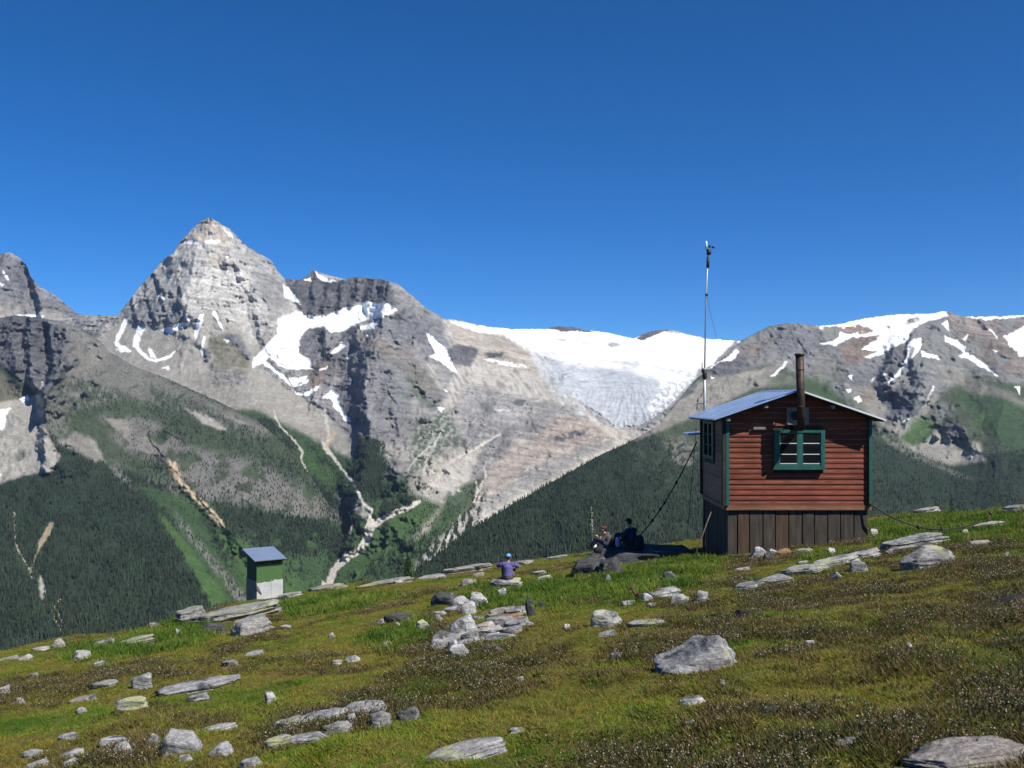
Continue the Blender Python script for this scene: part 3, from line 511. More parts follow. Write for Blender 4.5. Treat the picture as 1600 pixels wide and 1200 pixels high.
# --- the mountain on the right with its long wooded shoulder
ops = [
 ('heath', [(1020, 680), (1085, 592), (1108, 575), (1150, 535), (1240, 505), (1480, 486), (1930, 480), (1930, 740), (1600, 700), (1530, 715), (1400, 690), (1375, 665), (1250, 640), (1150, 670), (1090, 700)], {'b': 2}),
 ('rock', [(1100, 590), (1150, 533), (1200, 508), (1240, 500), (1480, 484), (1930, 480), (1930, 640), (1600, 600), (1500, 590), (1420, 660), (1380, 650), (1330, 640), (1290, 600), (1200, 570)], {'b': 3, 'a': .75}),
 ('rock_b', [(1205, 510), (1260, 508), (1310, 540), (1380, 560), (1390, 600), (1330, 600), (1250, 580), (1210, 545)], {'b': 4, 'a': .8}),
 ('rust', [(1310, 545), (1340, 525), (1380, 520), (1360, 560), (1320, 572)], {'b': 2, 'a': .8, 'n': ('d', -.2)}), ('rust', [(1480, 492), (1600, 496), (1930, 500), (1930, 600), (1600, 590), (1530, 560), (1490, 520)], {'b': 5, 'a': .55, 'n': ('m', -.1)}), ('rust', [(1335, 620), (1360, 600), (1370, 620), (1350, 655)], {'b': 3, 'a': .6}), ('rust', [(1130, 560), (1180, 530), (1230, 530), (1200, 560)], {'b': 5, 'a': .4, 'n': ('m', 0)}),
 ('olive', [(1280, 545), (1310, 560), (1330, 600), (1260, 590)], {'b': 4, 'a': .4}),
 ('rock_d', [(1105, 575), (1128, 560), (1160, 555), (1175, 575), (1140, 588), (1112, 588)], {'b': 2}),
 ('scree_d', [(1075, 605), (1110, 590), (1150, 585), (1200, 575), (1260, 600), (1180, 605), (1110, 640), (1030, 675), (985, 692), (1040, 650)], {'b': 2}),
 ('scree', [(1150, 585), (1210, 572), (1235, 560), (1240, 566), (1210, 580), (1160, 592)], {'b': 1, 'a': .6}),
 ('snow', [(1135, 560), (1150, 545), (1155, 548), (1148, 562), (1125, 565), (1108, 578), (1112, 570)]), ('snow', [(1110, 588), (1120, 590), (1112, 592)]),
 ('rock_d', [(1083, 598), (1095, 592), (1085, 612), (1062, 625), (1045, 640), (1060, 620)], {'b': 1}),
 ('meadow', [(1210, 590), (1260, 585), (1320, 630), (1250, 620)], {'b': 4, 'a': .4, 'n': ('d', -.05)}), ('bush', [(1210, 575), (1290, 590), (1380, 655), (1380, 690), (1290, 660), (1200, 620)], {'b': 6, 'a': .5, 'n': ('m', -.1)}),
 ('snow', scale_pts([(280, 240), (440, 225), (600, 190), (800, 165), (1050, 155), (1110, 140), (1125, 175), (1020, 205), (950, 225), (900, 270), (870, 330), (800, 360), (740, 400), (700, 400), (580, 385), (630, 350), (720, 300), (640, 300), (520, 310), (430, 355), (330, 350), (440, 320), (450, 275), (520, 285), (600, 265), (480, 250), (420, 240)], 1200, 450)),
 ('rust', scale_pts([(470, 250), (560, 225), (660, 260), (640, 285), (540, 290), (480, 290)], 1200, 450), {'n': ('f', -.3)}), ('rock', scale_pts([(860, 205), (930, 180), (960, 200), (880, 225)], 1200, 450), {'n': ('f', -.3)}), ('rock', scale_pts([(740, 235), (820, 235), (760, 250)], 1200, 450), {'n': ('f', -.2)}),
 ('snow', scale_pts([(600, 430), (700, 395), (730, 405), (640, 440)], 1200, 450)),
 ('snow', scale_pts([(880, 330), (960, 310), (955, 380), (900, 440), (870, 475), (830, 540), (750, 605), (760, 580), (820, 520), (860, 440), (880, 370)], 1200, 450)), ('rock_d', scale_pts([(900, 365), (925, 375), (880, 470), (870, 440)], 1200, 450), {'a': .8}),
 ('snow', scale_pts([(960, 395), (1060, 430), (1115, 470), (1080, 445), (965, 430)], 1200, 450)), ('snow', scale_pts([(1110, 300), (1190, 335), (1240, 370), (1230, 395), (1330, 455), (1400, 515), (1440, 545), (1440, 555), (1380, 515), (1300, 475), (1240, 440), (1190, 430), (1220, 405), (1180, 370), (1110, 330)], 1200, 450)),
 ('snow', scale_pts([(1080, 225), (1130, 200), (1135, 270), (1100, 245)], 1200, 450), {'n': ('f', -.3)}), ('snow', scale_pts([(1380, 255), (1410, 275), (1445, 320), (1420, 300)], 1200, 450)), ('snow', scale_pts([(1475, 305), (1600, 240), (1680, 260), (1680, 420), (1570, 430), (1560, 390), (1510, 370), (1500, 335)], 1200, 450)), ('snow', scale_pts([(1210, 320), (1250, 290), (1230, 340)], 1200, 450), {'a': .8}),
 ('snow', scale_pts([(1220, 180), (1450, 180), (1600, 165), (1900, 160), (1900, 175), (1600, 178), (1500, 190), (1350, 196)], 1200, 450)),
 ('snow', scale_pts([(1535, 610), (1580, 620), (1580, 670), (1550, 625)], 1200, 450)), ('snow', scale_pts([(1405, 385), (1435, 395), (1415, 400)], 1200, 450)),
 ('snow', scale_pts([(800, 855), (890, 812), (885, 822), (830, 845)], 1200, 450)), ('snow', scale_pts([(800, 820), (830, 830), (820, 845)], 1200, 450)), ('snow', scale_pts([(485, 630), (530, 635), (500, 662)], 1200, 450)), ('snow', scale_pts([(540, 690), (580, 670), (585, 710), (560, 712)], 1200, 450)), ('snow', scale_pts([(500, 545), (535, 545), (525, 578)], 1200, 450)), ('snow', scale_pts([(705, 555), (745, 528), (740, 545)], 1200, 450)), ('snow', scale_pts([(640, 590), (675, 550), (660, 575)], 1200, 450)),
 ('snow', scale_pts([(15, 555), (60, 510), (110, 460), (125, 462), (60, 530), (45, 552)], 1200, 450)), ('snow', scale_pts([(965, 750), (1000, 690), (1040, 610), (1045, 620), (1005, 700), (975, 755)], 1200, 450), {'a': .8}), ('snow', scale_pts([(320, 245), (345, 235), (340, 262)], 1200, 450)),
 ('rock_d', scale_pts([(720, 430), (770, 375), (880, 345), (860, 440), (820, 520), (760, 560), (730, 480)], 1200, 450), {'b': 1}), ('rock_d', scale_pts([(705, 715), (760, 640), (850, 600), (940, 740), (930, 790), (860, 820), (800, 790)], 1200, 450), {'b': 1}), ('rock_d', scale_pts([(1065, 880), (1150, 820), (1240, 880), (1250, 930), (1140, 945)], 1200, 450), {'b': 1}),
 ('rock', scale_pts([(850, 560), (1040, 500), (1000, 700), (930, 800), (940, 700)], 1200, 450), {'b': 3, 'a': .7}), ('rock_b', scale_pts([(1000, 780), (1100, 700), (1200, 760), (1100, 830), (1020, 850)], 1200, 450), {'b': 4, 'a': .6}),
 ('scree_d', scale_pts([(600, 760), (700, 640), (760, 600), (720, 700), (760, 790), (860, 850), (960, 770), (1040, 640), (1060, 700), (960, 830), (880, 900), (820, 940), (700, 850)], 1200, 450), {'b': 2}),
 ('scree_d', scale_pts([(1040, 540), (1100, 470), (1400, 610), (1600, 700), (1900, 740), (1900, 800), (1600, 760), (1500, 690), (1300, 660), (1120, 580)], 1200, 450), {'b': 4, 'a': .8, 'n': ('m', -.25)}),
 ('scree', scale_pts([(800, 930), (900, 985), (980, 960), (1060, 880), (1100, 930), (1160, 960), (1320, 960), (1360, 1080), (1280, 1090), (1150, 1110), (1000, 1060), (880, 1000)], 1200, 450), {'b': 2, 'a': .85}),
 ('meadow', scale_pts([(820, 950), (900, 850), (960, 800), (1040, 840), (1000, 940), (930, 985)], 1200, 450), {'b': 2, 'a': .8}), ('bush', scale_pts([(1150, 960), (1290, 920), (1270, 1020), (1180, 1010)], 1200, 450), {'b': 2, 'a': .7}),
 ('bush', scale_pts([(1150, 640), (1400, 680), (1900, 840), (1900, 1100), (1500, 1000), (1300, 850)], 1200, 450), {'b': 4, 'a': .75, 'n': ('d', -.12)}), ('meadow', scale_pts([(1200, 480), (1330, 520), (1600, 660), (1500, 640), (1250, 540)], 1200, 450), {'b': 5, 'a': .35}),
 ('scree_d', scale_pts([(660, 830), (720, 900), (900, 1020), (1150, 1140), (1300, 1200), (1200, 1180), (900, 1060), (700, 940)], 1200, 450), {'b': 2, 'a': .6, 'n': ('f', -.1)}),
 ('scree_d', [(1035, 690), (1070, 680), (1090, 700), (1080, 730), (1050, 720)], {'b': 3, 'a': .7, 'n': ('f', -.05)}), ('heath', [(980, 700), (1040, 670), (1090, 690), (1060, 760), (1000, 740)], {'b': 8, 'a': .5, 'n': ('s', 0)}),
]
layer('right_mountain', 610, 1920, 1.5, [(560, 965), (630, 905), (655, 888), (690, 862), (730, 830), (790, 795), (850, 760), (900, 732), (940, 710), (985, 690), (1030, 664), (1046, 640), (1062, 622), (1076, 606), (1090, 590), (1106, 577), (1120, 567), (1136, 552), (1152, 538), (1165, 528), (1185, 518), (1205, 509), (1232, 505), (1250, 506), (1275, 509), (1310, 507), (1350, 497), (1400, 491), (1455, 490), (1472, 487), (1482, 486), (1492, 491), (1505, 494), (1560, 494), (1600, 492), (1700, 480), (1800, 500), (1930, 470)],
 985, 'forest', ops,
 [(560, 965, 1.9), (655, 888, 2.1), (730, 830, 2.35), (850, 760, 2.75), (940, 710, 3.1), (1030, 664, 3.6), (1090, 590, 4.4), (1152, 538, 5.2), (1232, 505, 5.5), (1350, 497, 5.8), (1482, 486, 6.0), (1600, 492, 6.1), (1930, 470, 6.2),
  (1150, 590, 4.5), (1250, 580, 4.8), (1130, 650, 3.9), (1100, 720, 3.1), (1000, 760, 2.6), (900, 820, 2.1), (760, 880, 1.95), (1000, 860, 1.8), (1250, 800, 2.2), (1300, 660, 3.9), (1380, 600, 4.7), (1400, 540, 5.3), (1440, 610, 4.6), (1430, 700, 3.9), (1500, 720, 3.7), (1500, 640, 4.3), (1560, 570, 5.0), (1600, 640, 4.3), (1560, 760, 3.0), (1450, 790, 2.6), (1400, 720, 3.4), (1930, 600, 4.8), (1930, 760, 3.0), (1600, 850, 2.1), (1930, 985, 1.7), (900, 985, 1.45), (1300, 985, 1.5), (640, 1150, 1.3), (1300, 1150, 1.15), (1920, 1150, 1.2)],
 [([(1152, 540), (1120, 580), (1112, 592)], 80, 22, 60), ([(1400, 540), (1385, 580), (1380, 600)], 120, 14, 20), ([(1422, 535), (1412, 575), (1392, 602)], 90, 10, 30), ([(1440, 600), (1428, 640), (1418, 660)], 200, 42, 46), ([(1505, 655), (1512, 685)], 110, 36, 30), ([(1485, 490), (1440, 540), (1450, 600)], 140, 60, 60), ([(1240, 508), (1225, 560), (1250, 600)], 90, 60, 70), ([(1088, 596), (1060, 626), (1030, 660)], 60, 30, 40), ([(1340, 560), (1320, 600), (1345, 640)], 80, 30, 50), ([(1600, 500), (1570, 600), (1560, 680)], 120, 60, 80), ([(1100, 700), (980, 800), (880, 900)], 60, 100, 100)],
 M_MTN, jag=1.2, seed=4, back=500)

# --- forest: each tree a ragged little spire, too many to count
def forest(name, lay, n, hmin, hmax, excl=(), dmin=0):
    L = LAY[lay]; PX, PY, D = L['Df']; fd = L['fd']
    pr = np.clip(fd, 0, 1) * (PY < 1046) * (D < 4700)
    pr = pr * (.12 + .88 * sstep(-.4, .12, fbm(PX / 26, PY / 30, 2.2, 3)))
    for ex in excl:
        e = LAY[ex]; t = np.interp(PX[0], e['px'], e['T'], left=1e9, right=1e9); pr = pr * (PY < t[None] + 10)
    for sh in (3, 6): pr[sh:] = np.where(fd[:-sh] < .03, pr[sh:] * .12, pr[sh:])
    p = pr.ravel(); idx = rng.choice(p.size, size=n, replace=True, p=p / p.sum())
    px = PX.ravel()[idx] + rng.uniform(-.9, .9, n); py = PY.ravel()[idx]; d = D.ravel()[idx]
    X = (px - 800) / F * d; Z = -(py - HY) / F * d
    h = rng.uniform(hmin, hmax, n) * (.6 + .4 * np.clip(fd.ravel()[idx] * 1.3, 0, 1)) * np.interp(py, [600, 760, 900], [.6, .9, 1.0]); r = h * rng.uniform(.13, .2, n)
    SEG = 4; tv = []; tf = []
    prof = [(1.0, 0), (.66, .62), (.70, .34), (.34, .9), (.38, .55), (.02, 1.05)]
    ang = np.arange(SEG) * 2 * np.pi / SEG
    for z, rr in prof:
        for k in range(SEG): tv.append((math.cos(ang[k] + z * 3) * rr, math.sin(ang[k] + z * 3) * rr, z))
    for a, b in ((0, 1), (2, 3), (4, 5)):
        for k in range(SEG):
            k2 = (k + 1) % SEG; tf.append((a * SEG + k, b * SEG + k, b * SEG + k2)); tf.append((a * SEG + k, b * SEG + k2, a * SEG + k2))
    tv = np.array(tv); tf = np.array(tf); m = len(tv)
    jit = rng.uniform(.75, 1.25, (n, m, 1))
    V = np.empty((n, m, 3)); rot = rng.uniform(0, 6.28, n)
    cx = tv[None, :, 0] * np.cos(rot)[:, None] - tv[None, :, 1] * np.sin(rot)[:, None]; cy = tv[None, :, 0] * np.sin(rot)[:, None] + tv[None, :, 1] * np.cos(rot)[:, None]
    V[..., 0] = X[:, None] + cx * r[:, None] * jit[..., 0]; V[..., 1] = d[:, None] - 3 + cy * r[:, None] * jit[..., 0]; V[..., 2] = Z[:, None] - 1.5 + tv[None, :, 2] * h[:, None]
    h *= rng.uniform(.6, 1.3, n); g = rng.uniform(.5, 1.5, n)[:, None] * (1 + .45 * fbm(px / 45, py / 30, 6.0, 3))[:, None]; base = np.stack([.023 * g[:, 0] * rng.uniform(.8, 1.35, n), .037 * g[:, 0], .022 * g[:, 0]], 1)
    col = np.repeat(base[:, None], m, 1).reshape(-1, 3)
    Fc = (tf[None] + (np.arange(n) * m)[:, None, None]).reshape(-1, 3)
    o = aobj(name, V.reshape(-1, 3), Fc, M_TREE, col)
    return tag(o, 'dark conifer forest covering the far valley slopes', 'forest', kind='stuff')
M_TREE, nt, n, l, p = newmat('far_conifers')
at = n.new('ShaderNodeAttribute'); at.attribute_name = 'cover'; l.new(at.outputs[0], p.inputs['Base Color']); p.inputs['Roughness'].default_value = .9; p.inputs['Specular IOR Level'].default_value = .1
forest('forest', 'wooded_spur', 34000, 10, 19)['label'] = 'dark conifer forest on the left spur across the valley'
forest('forest', 'right_mountain', 42000, 8, 15)['label'] = 'dark conifer forest on the right shoulder behind the hut'
forest('forest', 'mountain_massif', 9000, 10, 18, excl=('wooded_spur', 'right_mountain'))['label'] = 'scattered conifers on the valley floor beside the pale stream'
# ------------------------------------------------------------------ the alpine meadow in front
SIL = [(-900, 1060), (-300, 1045), (0, 1024), (90, 1002), (150, 998), (240, 985), (300, 962), (390, 938), (440, 936), (500, 920), (560, 913), (640, 906), (700, 894), (760, 882), (830, 879), (890, 866), (960, 862), (1090, 846), (1365, 806), (1450, 799), (1530, 801), (1600, 787), (1800, 760), (2600, 735)]
SA, SB = .1253, .1184
_pp = np.arange(-900, 2601, 10.0)
_sv = (np.interp(_pp, [a for a, _ in SIL], [b for _, b in SIL]) - HY) / F
_ed = np.clip(1.65 / np.maximum(_sv - SA + SB * (_pp - 800) / F, .02), 14, 52)
_k = np.ones(9) / 9; _ed = np.convolve(np.pad(_ed, 4, mode='edge'), _k, 'valid')
def edge_d(u): return np.interp(800 + F * np.asarray(u, float), _pp, _ed)
def ground_z(x, y):
    x = np.asarray(x, float); y = np.asarray(y, float)
    d = np.maximum(y, .3); u = np.clip(x / d, -2.4, 2.4)
    e = edge_d(u)
    b = .15 * fbm(x / 4.5, y / 5.5, 2.0, 3) + .10 * fbm(x / 1.3, y / 1.5, 5.0, 3) + .06 * fbm(x / .42, y / .5, 1.0, 3)
    calm = 1 - .8 * np.exp(-(((x - 8.4) / 3.0) ** 2 + ((y - 30.5) / 3.0) ** 2) ** 2) - .6 * np.exp(-((x + 9.2) ** 2 + (y - 37.5) ** 2) / 3)
    t = np.maximum(y - e, 0)
    drop = np.where(t < 9, .045 * t * t, .045 * 81 + .81 * (t - 9))
    drop = np.where(y > 500, .045 * 81 + .81 * (np.maximum(500 - e, 0) - 9) + .35 * (y - 500), drop)
    xc = np.clip(x, -1.1 * np.maximum(d, 8), 1.1 * np.maximum(d, 8))
    return -1.65 - SA * np.minimum(y, 60) + SB * np.clip(xc, -30, 30) + b * calm * np.clip((y + 2) / 8, .3, 1) - drop
def gz(x, y): return float(ground_z(np.array([x]), np.array([y]))[0])
_ds = np.concatenate([np.arange(2.5, 12, .05), np.arange(12, 56, .1)])
def hit(px, py):
    """where the ray through a picture point first meets the meadow"""
    u = (px - 800) / F; v = (py - HY) / F
    g = ground_z(u * _ds, _ds); below = -v * _ds <= g
    e = float(edge_d(u))
    d = float(_ds[np.argmax(below)]) if below.any() else e
    d = min(d, e + .6)
    return Vector((u * d, d, gz(u * d, d)))

us = np.sinh(np.linspace(-1, 1, 561) * 2.0) / math.sinh(2.0) * 2.2
ys = np.concatenate([np.linspace(-3, 3, 25)[:-1], np.geomspace(3, 58, 330), np.geomspace(58, 1000, 40)[1:]])
UU, YY = np.meshgrid(us, ys); XX = UU * np.maximum(YY, 3.0)
ZZ = ground_z(XX, YY)
nr, nc = XX.shape
i = (np.arange(nr - 1)[:, None] * nc + np.arange(nc - 1)[None]).ravel()
M_GROUND, nt, n, l, p = newmat('alpine_turf')
t1 = noise_node(n, l, .55, 6); t2 = noise_node(n, l, 6, 6); t3 = noise_node(n, l, 40, 4)
c1 = ramp(n, l, t1.outputs[0], [(.3, (.080, .105, .015)), (.5, (.120, .115, .022)), (.7, (.130, .090, .032))])
c2 = ramp(n, l, t2.outputs[0], [(.3, (.6,) * 3), (.7, (1.3,) * 3)]); c3 = ramp(n, l, t3.outputs[0], [(.3, (.6,) * 3), (.7, (1.35,) * 3)])
c = mixc(n, l, 1.0, c1.outputs[0], c2.outputs[0], 'MULTIPLY'); c = mixc(n, l, 1.0, c, c3.outputs[0], 'MULTIPLY')
l.new(c, p.inputs['Base Color']); p.inputs['Roughness'].default_value = .95; p.inputs['Specular IOR Level'].default_value = .1
bump(n, l, p, t3.outputs[0], .8, .03)
tag(aobj('ground', np.stack([XX, YY, ZZ], -1).reshape(-1, 3), np.stack([i, i + 1, i + nc + 1, i + nc], 1), M_GROUND, smooth=True), kind='structure')

# ------------------------------------------------------------------ rocks
def rock_mat(name, dark, light, lichen=.35, lcol=(.42, .43, .17), stain=(.03, .035, .035), st=.35):
    m, nt, n, l, p = newmat(name)
    tc = n.new('ShaderNodeTexCoord'); oi = n.new('ShaderNodeObjectInfo')
    ad = n.new('ShaderNodeVectorMath'); ad.operation = 'ADD'; l.new(tc.outputs['Object'], ad.inputs[0])
    sc_ = n.new('ShaderNodeVectorMath'); sc_.operation = 'SCALE'; sc_.inputs[0].default_value = (37, 19, 53); l.new(oi.outputs['Random'], sc_.inputs['Scale']); l.new(sc_.outputs[0], ad.inputs[1])
    v = ad.outputs[0]
    mp = n.new('ShaderNodeMapping'); mp.inputs['Scale'].default_value = (1, 1.6, 5); mp.inputs['Rotation'].default_value = (.25, .12, 0); l.new(v, mp.inputs[0])
    t1 = noise_node(n, l, 3.0, 8, v, .65); t2 = noise_node(n, l, 3.2, 7, mp.outputs[0], .7); t3 = noise_node(n, l, 1.7, 9, v, .72); t4 = noise_node(n, l, 30, 4, v, .6); t5 = noise_node(n, l, 2.6, 7, v, .7, dist=.6)
    c1 = ramp(n, l, t2.outputs[0], [(.28, dark), (.5, tuple((a + b) / 2 for a, b in zip(dark, light))), (.66, light)]).outputs[0]
    c2 = ramp(n, l, t4.outputs[0], [(.3, (.55,) * 3), (.7, (1.3,) * 3)]).outputs[0]
    c = mixc(n, l, 1.0, c1, c2, 'MULTIPLY')
    f = ramp(n, l, t5.outputs[0], [(.52, (0, 0, 0)), (.62, (st * 2,) * 3)]).outputs[0]
    c = mixc(n, l, f, c, stain)
    f2 = ramp(n, l, t3.outputs[0], [(.60 - .2 * lichen, (0, 0, 0)), (.68 - .1 * lichen, (.75,) * 3)]).outputs[0]
    if lichen > 0: c = mixc(n, l, f2, c, lcol)
    tone = n.new('ShaderNodeMapRange'); tone.inputs[3].default_value = .78; tone.inputs[4].default_value = 1.18; l.new(oi.outputs['Random'], tone.inputs[0])
    vm = n.new('ShaderNodeVectorMath'); vm.operation = 'SCALE'; l.new(c, vm.inputs[0]); l.new(tone.outputs[0], vm.inputs['Scale'])
    l.new(vm.outputs[0], p.inputs['Base Color']); p.inputs['Roughness'].default_value = .9; p.inputs['Specular IOR Level'].default_value = .2
    b1 = n.new('ShaderNodeBump'); b1.inputs['Strength'].default_value = .9; b1.inputs['Distance'].default_value = .05; l.new(t2.outputs[0], b1.inputs['Height'])
    b2 = n.new('ShaderNodeBump'); b2.inputs['Strength'].default_value = .6; b2.inputs['Distance'].default_value = .012; l.new(t4.outputs[0], b2.inputs['Height']); l.new(b1.outputs[0], b2.inputs['Normal'])
    l.new(b2.outputs[0], p.inputs['Normal'])
    return m
M_ROCK = rock_mat('grey_rock', (.085, .087, .09), (.43, .42, .41), .2, st=.42)
M_LICH = rock_mat('lichened_rock', (.13, .13, .125), (.45, .44, .41), .5, lcol=(.36, .37, .19))
M_PALE = rock_mat('pale_rock', (.19, .185, .19), (.56, .545, .53), .12, st=.42)
M_BEIGE = rock_mat('beige_rock', (.22, .19, .17), (.44, .40, .36), .12, st=.35)
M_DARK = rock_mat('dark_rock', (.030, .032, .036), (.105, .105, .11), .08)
M_RED = rock_mat('orange_rock', (.20, .11, .06), (.36, .22, .14), 0)
M_PEAT = rock_mat('dark_peat', (.012, .011, .010), (.035, .028, .022), 0)
RM = {'g': M_ROCK, 'l': M_LICH, 'p': M_PALE, 'b': M_BEIGE, 'd': M_DARK, 'r': M_RED, 'k': M_PEAT}
_ico = {}
for lv in (4, 5):
    bm = bmesh.new(); bmesh.ops.create_icosphere(bm, subdivisions=lv, radius=1)
    bm.verts.ensure_lookup_table()
    _ico[lv] = (np.array([v.co[:] for v in bm.verts]), np.array([[v.index for v in f.verts] for f in bm.faces])); bm.free()
FOOT = []
def rock_shape(seed, kind, size):
    lv = 5 if size > .8 else 4
    r = np.random.default_rng(seed); dirs, fc = _ico[lv]
    if kind == 's':      # slab: flat bedded top, broken edges
        N = [(0, 0, 1), (0, 0, -1)] + [(math.cos(a), math.sin(a), r.uniform(-.12, .3)) for a in np.arange(7) * .9 + r.uniform(-.3, .3, 7)]
        h = np.concatenate([[.8, .8], r.uniform(.72, 1.0, 7)])
    elif kind == 'b':    # block
        N = [(r.uniform(-.35, .35), r.uniform(-.4, .1), 1), (0, 0, -1), (1, r.uniform(-.5, .5), r.uniform(0, .7)), (-1, r.uniform(-.5, .5), r.uniform(0, .6)), (r.uniform(-.6, .6), 1, .3), (r.uniform(-.7, .7), -1, r.uniform(.1, .7))] + [tuple(v) for v in r.normal(size=(8, 3))]
        h = np.concatenate([r.uniform(.66, .85, 6), r.uniform(.78, 1.0, 8)])
    elif kind == 'w':    # wedge: low on the left, steep on the right
        N = [(-.42, -.22, .88), (.95, -.25, .32), (-1, -.1, .05), (-.18, -1, .42), (0, 1, .2), (0, 0, -1), (.55, -.75, .25), (-.5, -.8, .1), (.6, .5, .6)] + [tuple(v) for v in r.normal(size=(3, 3))]
        h = np.concatenate([[.42, .78, 1.05, .62, .8, .9, .8, .95, .72], r.uniform(.85, 1.0, 3)])
    else:                # rounded boulder
        N = [tuple(v) for v in r.normal(size=(15, 3))]; h = r.uniform(.74, .98, 15)
    N = np.array(N, float); N[2:] += r.normal(size=N[2:].shape) * .08; N /= np.linalg.norm(N, axis=1)[:, None]
    dp = dirs @ N.T; rr = np.min(np.where(dp > .05, h[None] / np.maximum(dp, .05), 9), axis=1)
    V = dirs * np.minimum(rr, 1.25)[:, None]
    o = r.uniform(0, 50)
    k = .13 * fbm(V[:, 0] * 1.6 + o, V[:, 1] * 1.6, V[:, 2] * 2.2, 5, .6) + .05 * ridged(V[:, 0] * 1.2 + o, V[:, 1] * 1.2, V[:, 2] * 5, 3)
    bed = V[:, 2] + .12 * V[:, 0] + .05 * fbm(V[:, 0] * 2 + o, V[:, 1] * 2, 0, 2)
    led = np.tanh(5 * perlin(bed * (7 if kind == 's' else 4.5) + o, V[:, 0] * .7, V[:, 1] * .7)) * (.075 if kind == 's' else .045)
    led = led * np.clip(1.3 - np.abs(V[:, 2]) * 1.1, 0, 1); V = V * (1 + k)[:, None]; V[:, :2] *= (1 + led)[:, None]
    return V, fc
_rs = 100
def add_rock(x, y, zb, wx, dy, hz, kind, mat, label, cat='rock', name='rock', yaw=None, tilt=None, group=None, sink=.55, lean=0, wedge=None):
    """zb: ground level, hz: height showing above it"""
    global _rs; _rs += 1
    r = random.Random(_rs)
    V, fc = rock_shape(_rs, kind, wx)
    zs = V[:, 2]; top = zs.max()
    V = V / np.array([np.abs(V[:, 0]).max(), np.abs(V[:, 1]).max(), top])
    half = hz * (1 + sink) / 2
    wedge = r.uniform(-.3, .35) if wedge is None else wedge; V[:, 2] *= 1 + wedge * V[:, 0]; V[:, 2] /= V[:, 2].max()
    V = V * np.array([wx / 2, dy / 2, half])
    yaw = r.uniform(-.25, .25) if yaw is None else yaw; tilt = (-.17 if kind == 's' else -.12) if tilt is None else tilt
    m = np.array(Matrix.Rotation(tilt, 3, 'Y') @ Matrix.Rotation(lean, 3, 'X') @ Matrix.Rotation(yaw, 3, 'Z'))
    V = V @ m.T
    o = aobj(name, V, fc, RM[mat], smooth=True); o.location = (x, y, zb + hz - half)
    FOOT.append((x, y, wx / 2, dy / 2))
    tag(o, label, cat, group); return o
def px_rock(px, py, w, h, kind, mat, label, group=None, yaw=None, tilt=None, cat='rock', name='rock', dz=0, dep=None, lift=0, wedge=None):
    """px: middle, py: foot of the rock in the picture, w, h: its size there"""
    if 676 < px < 832 and 935 < py < 1035: w *= 1.25; h *= 1.2
    if kind == 's' and (420 < px < 660 and 1100 < py < 1175 or 1165 < px < 1370 and 862 < py < 925): w *= 1.3
    g = hit(px, py + lift); d = g.y; s = d / F
    wx = w * s * (1.12 if kind == 's' else 1.0); hh = .025 + h * s * (.66 if kind != 's' else .50)
    dy = dep if dep else (min(wx * .8, .25 + wx * .45) if kind != 's' else min(wx * .55, .9))
    x, y = g.x, g.y + dy * .3
    return add_rock(x * y / g.y, y, gz(x * y / g.y, y) + dz + lift * s, wx, dy, max(hh, .04), kind, RM and mat, label, cat, name, yaw, tilt, group, wedge=wedge)
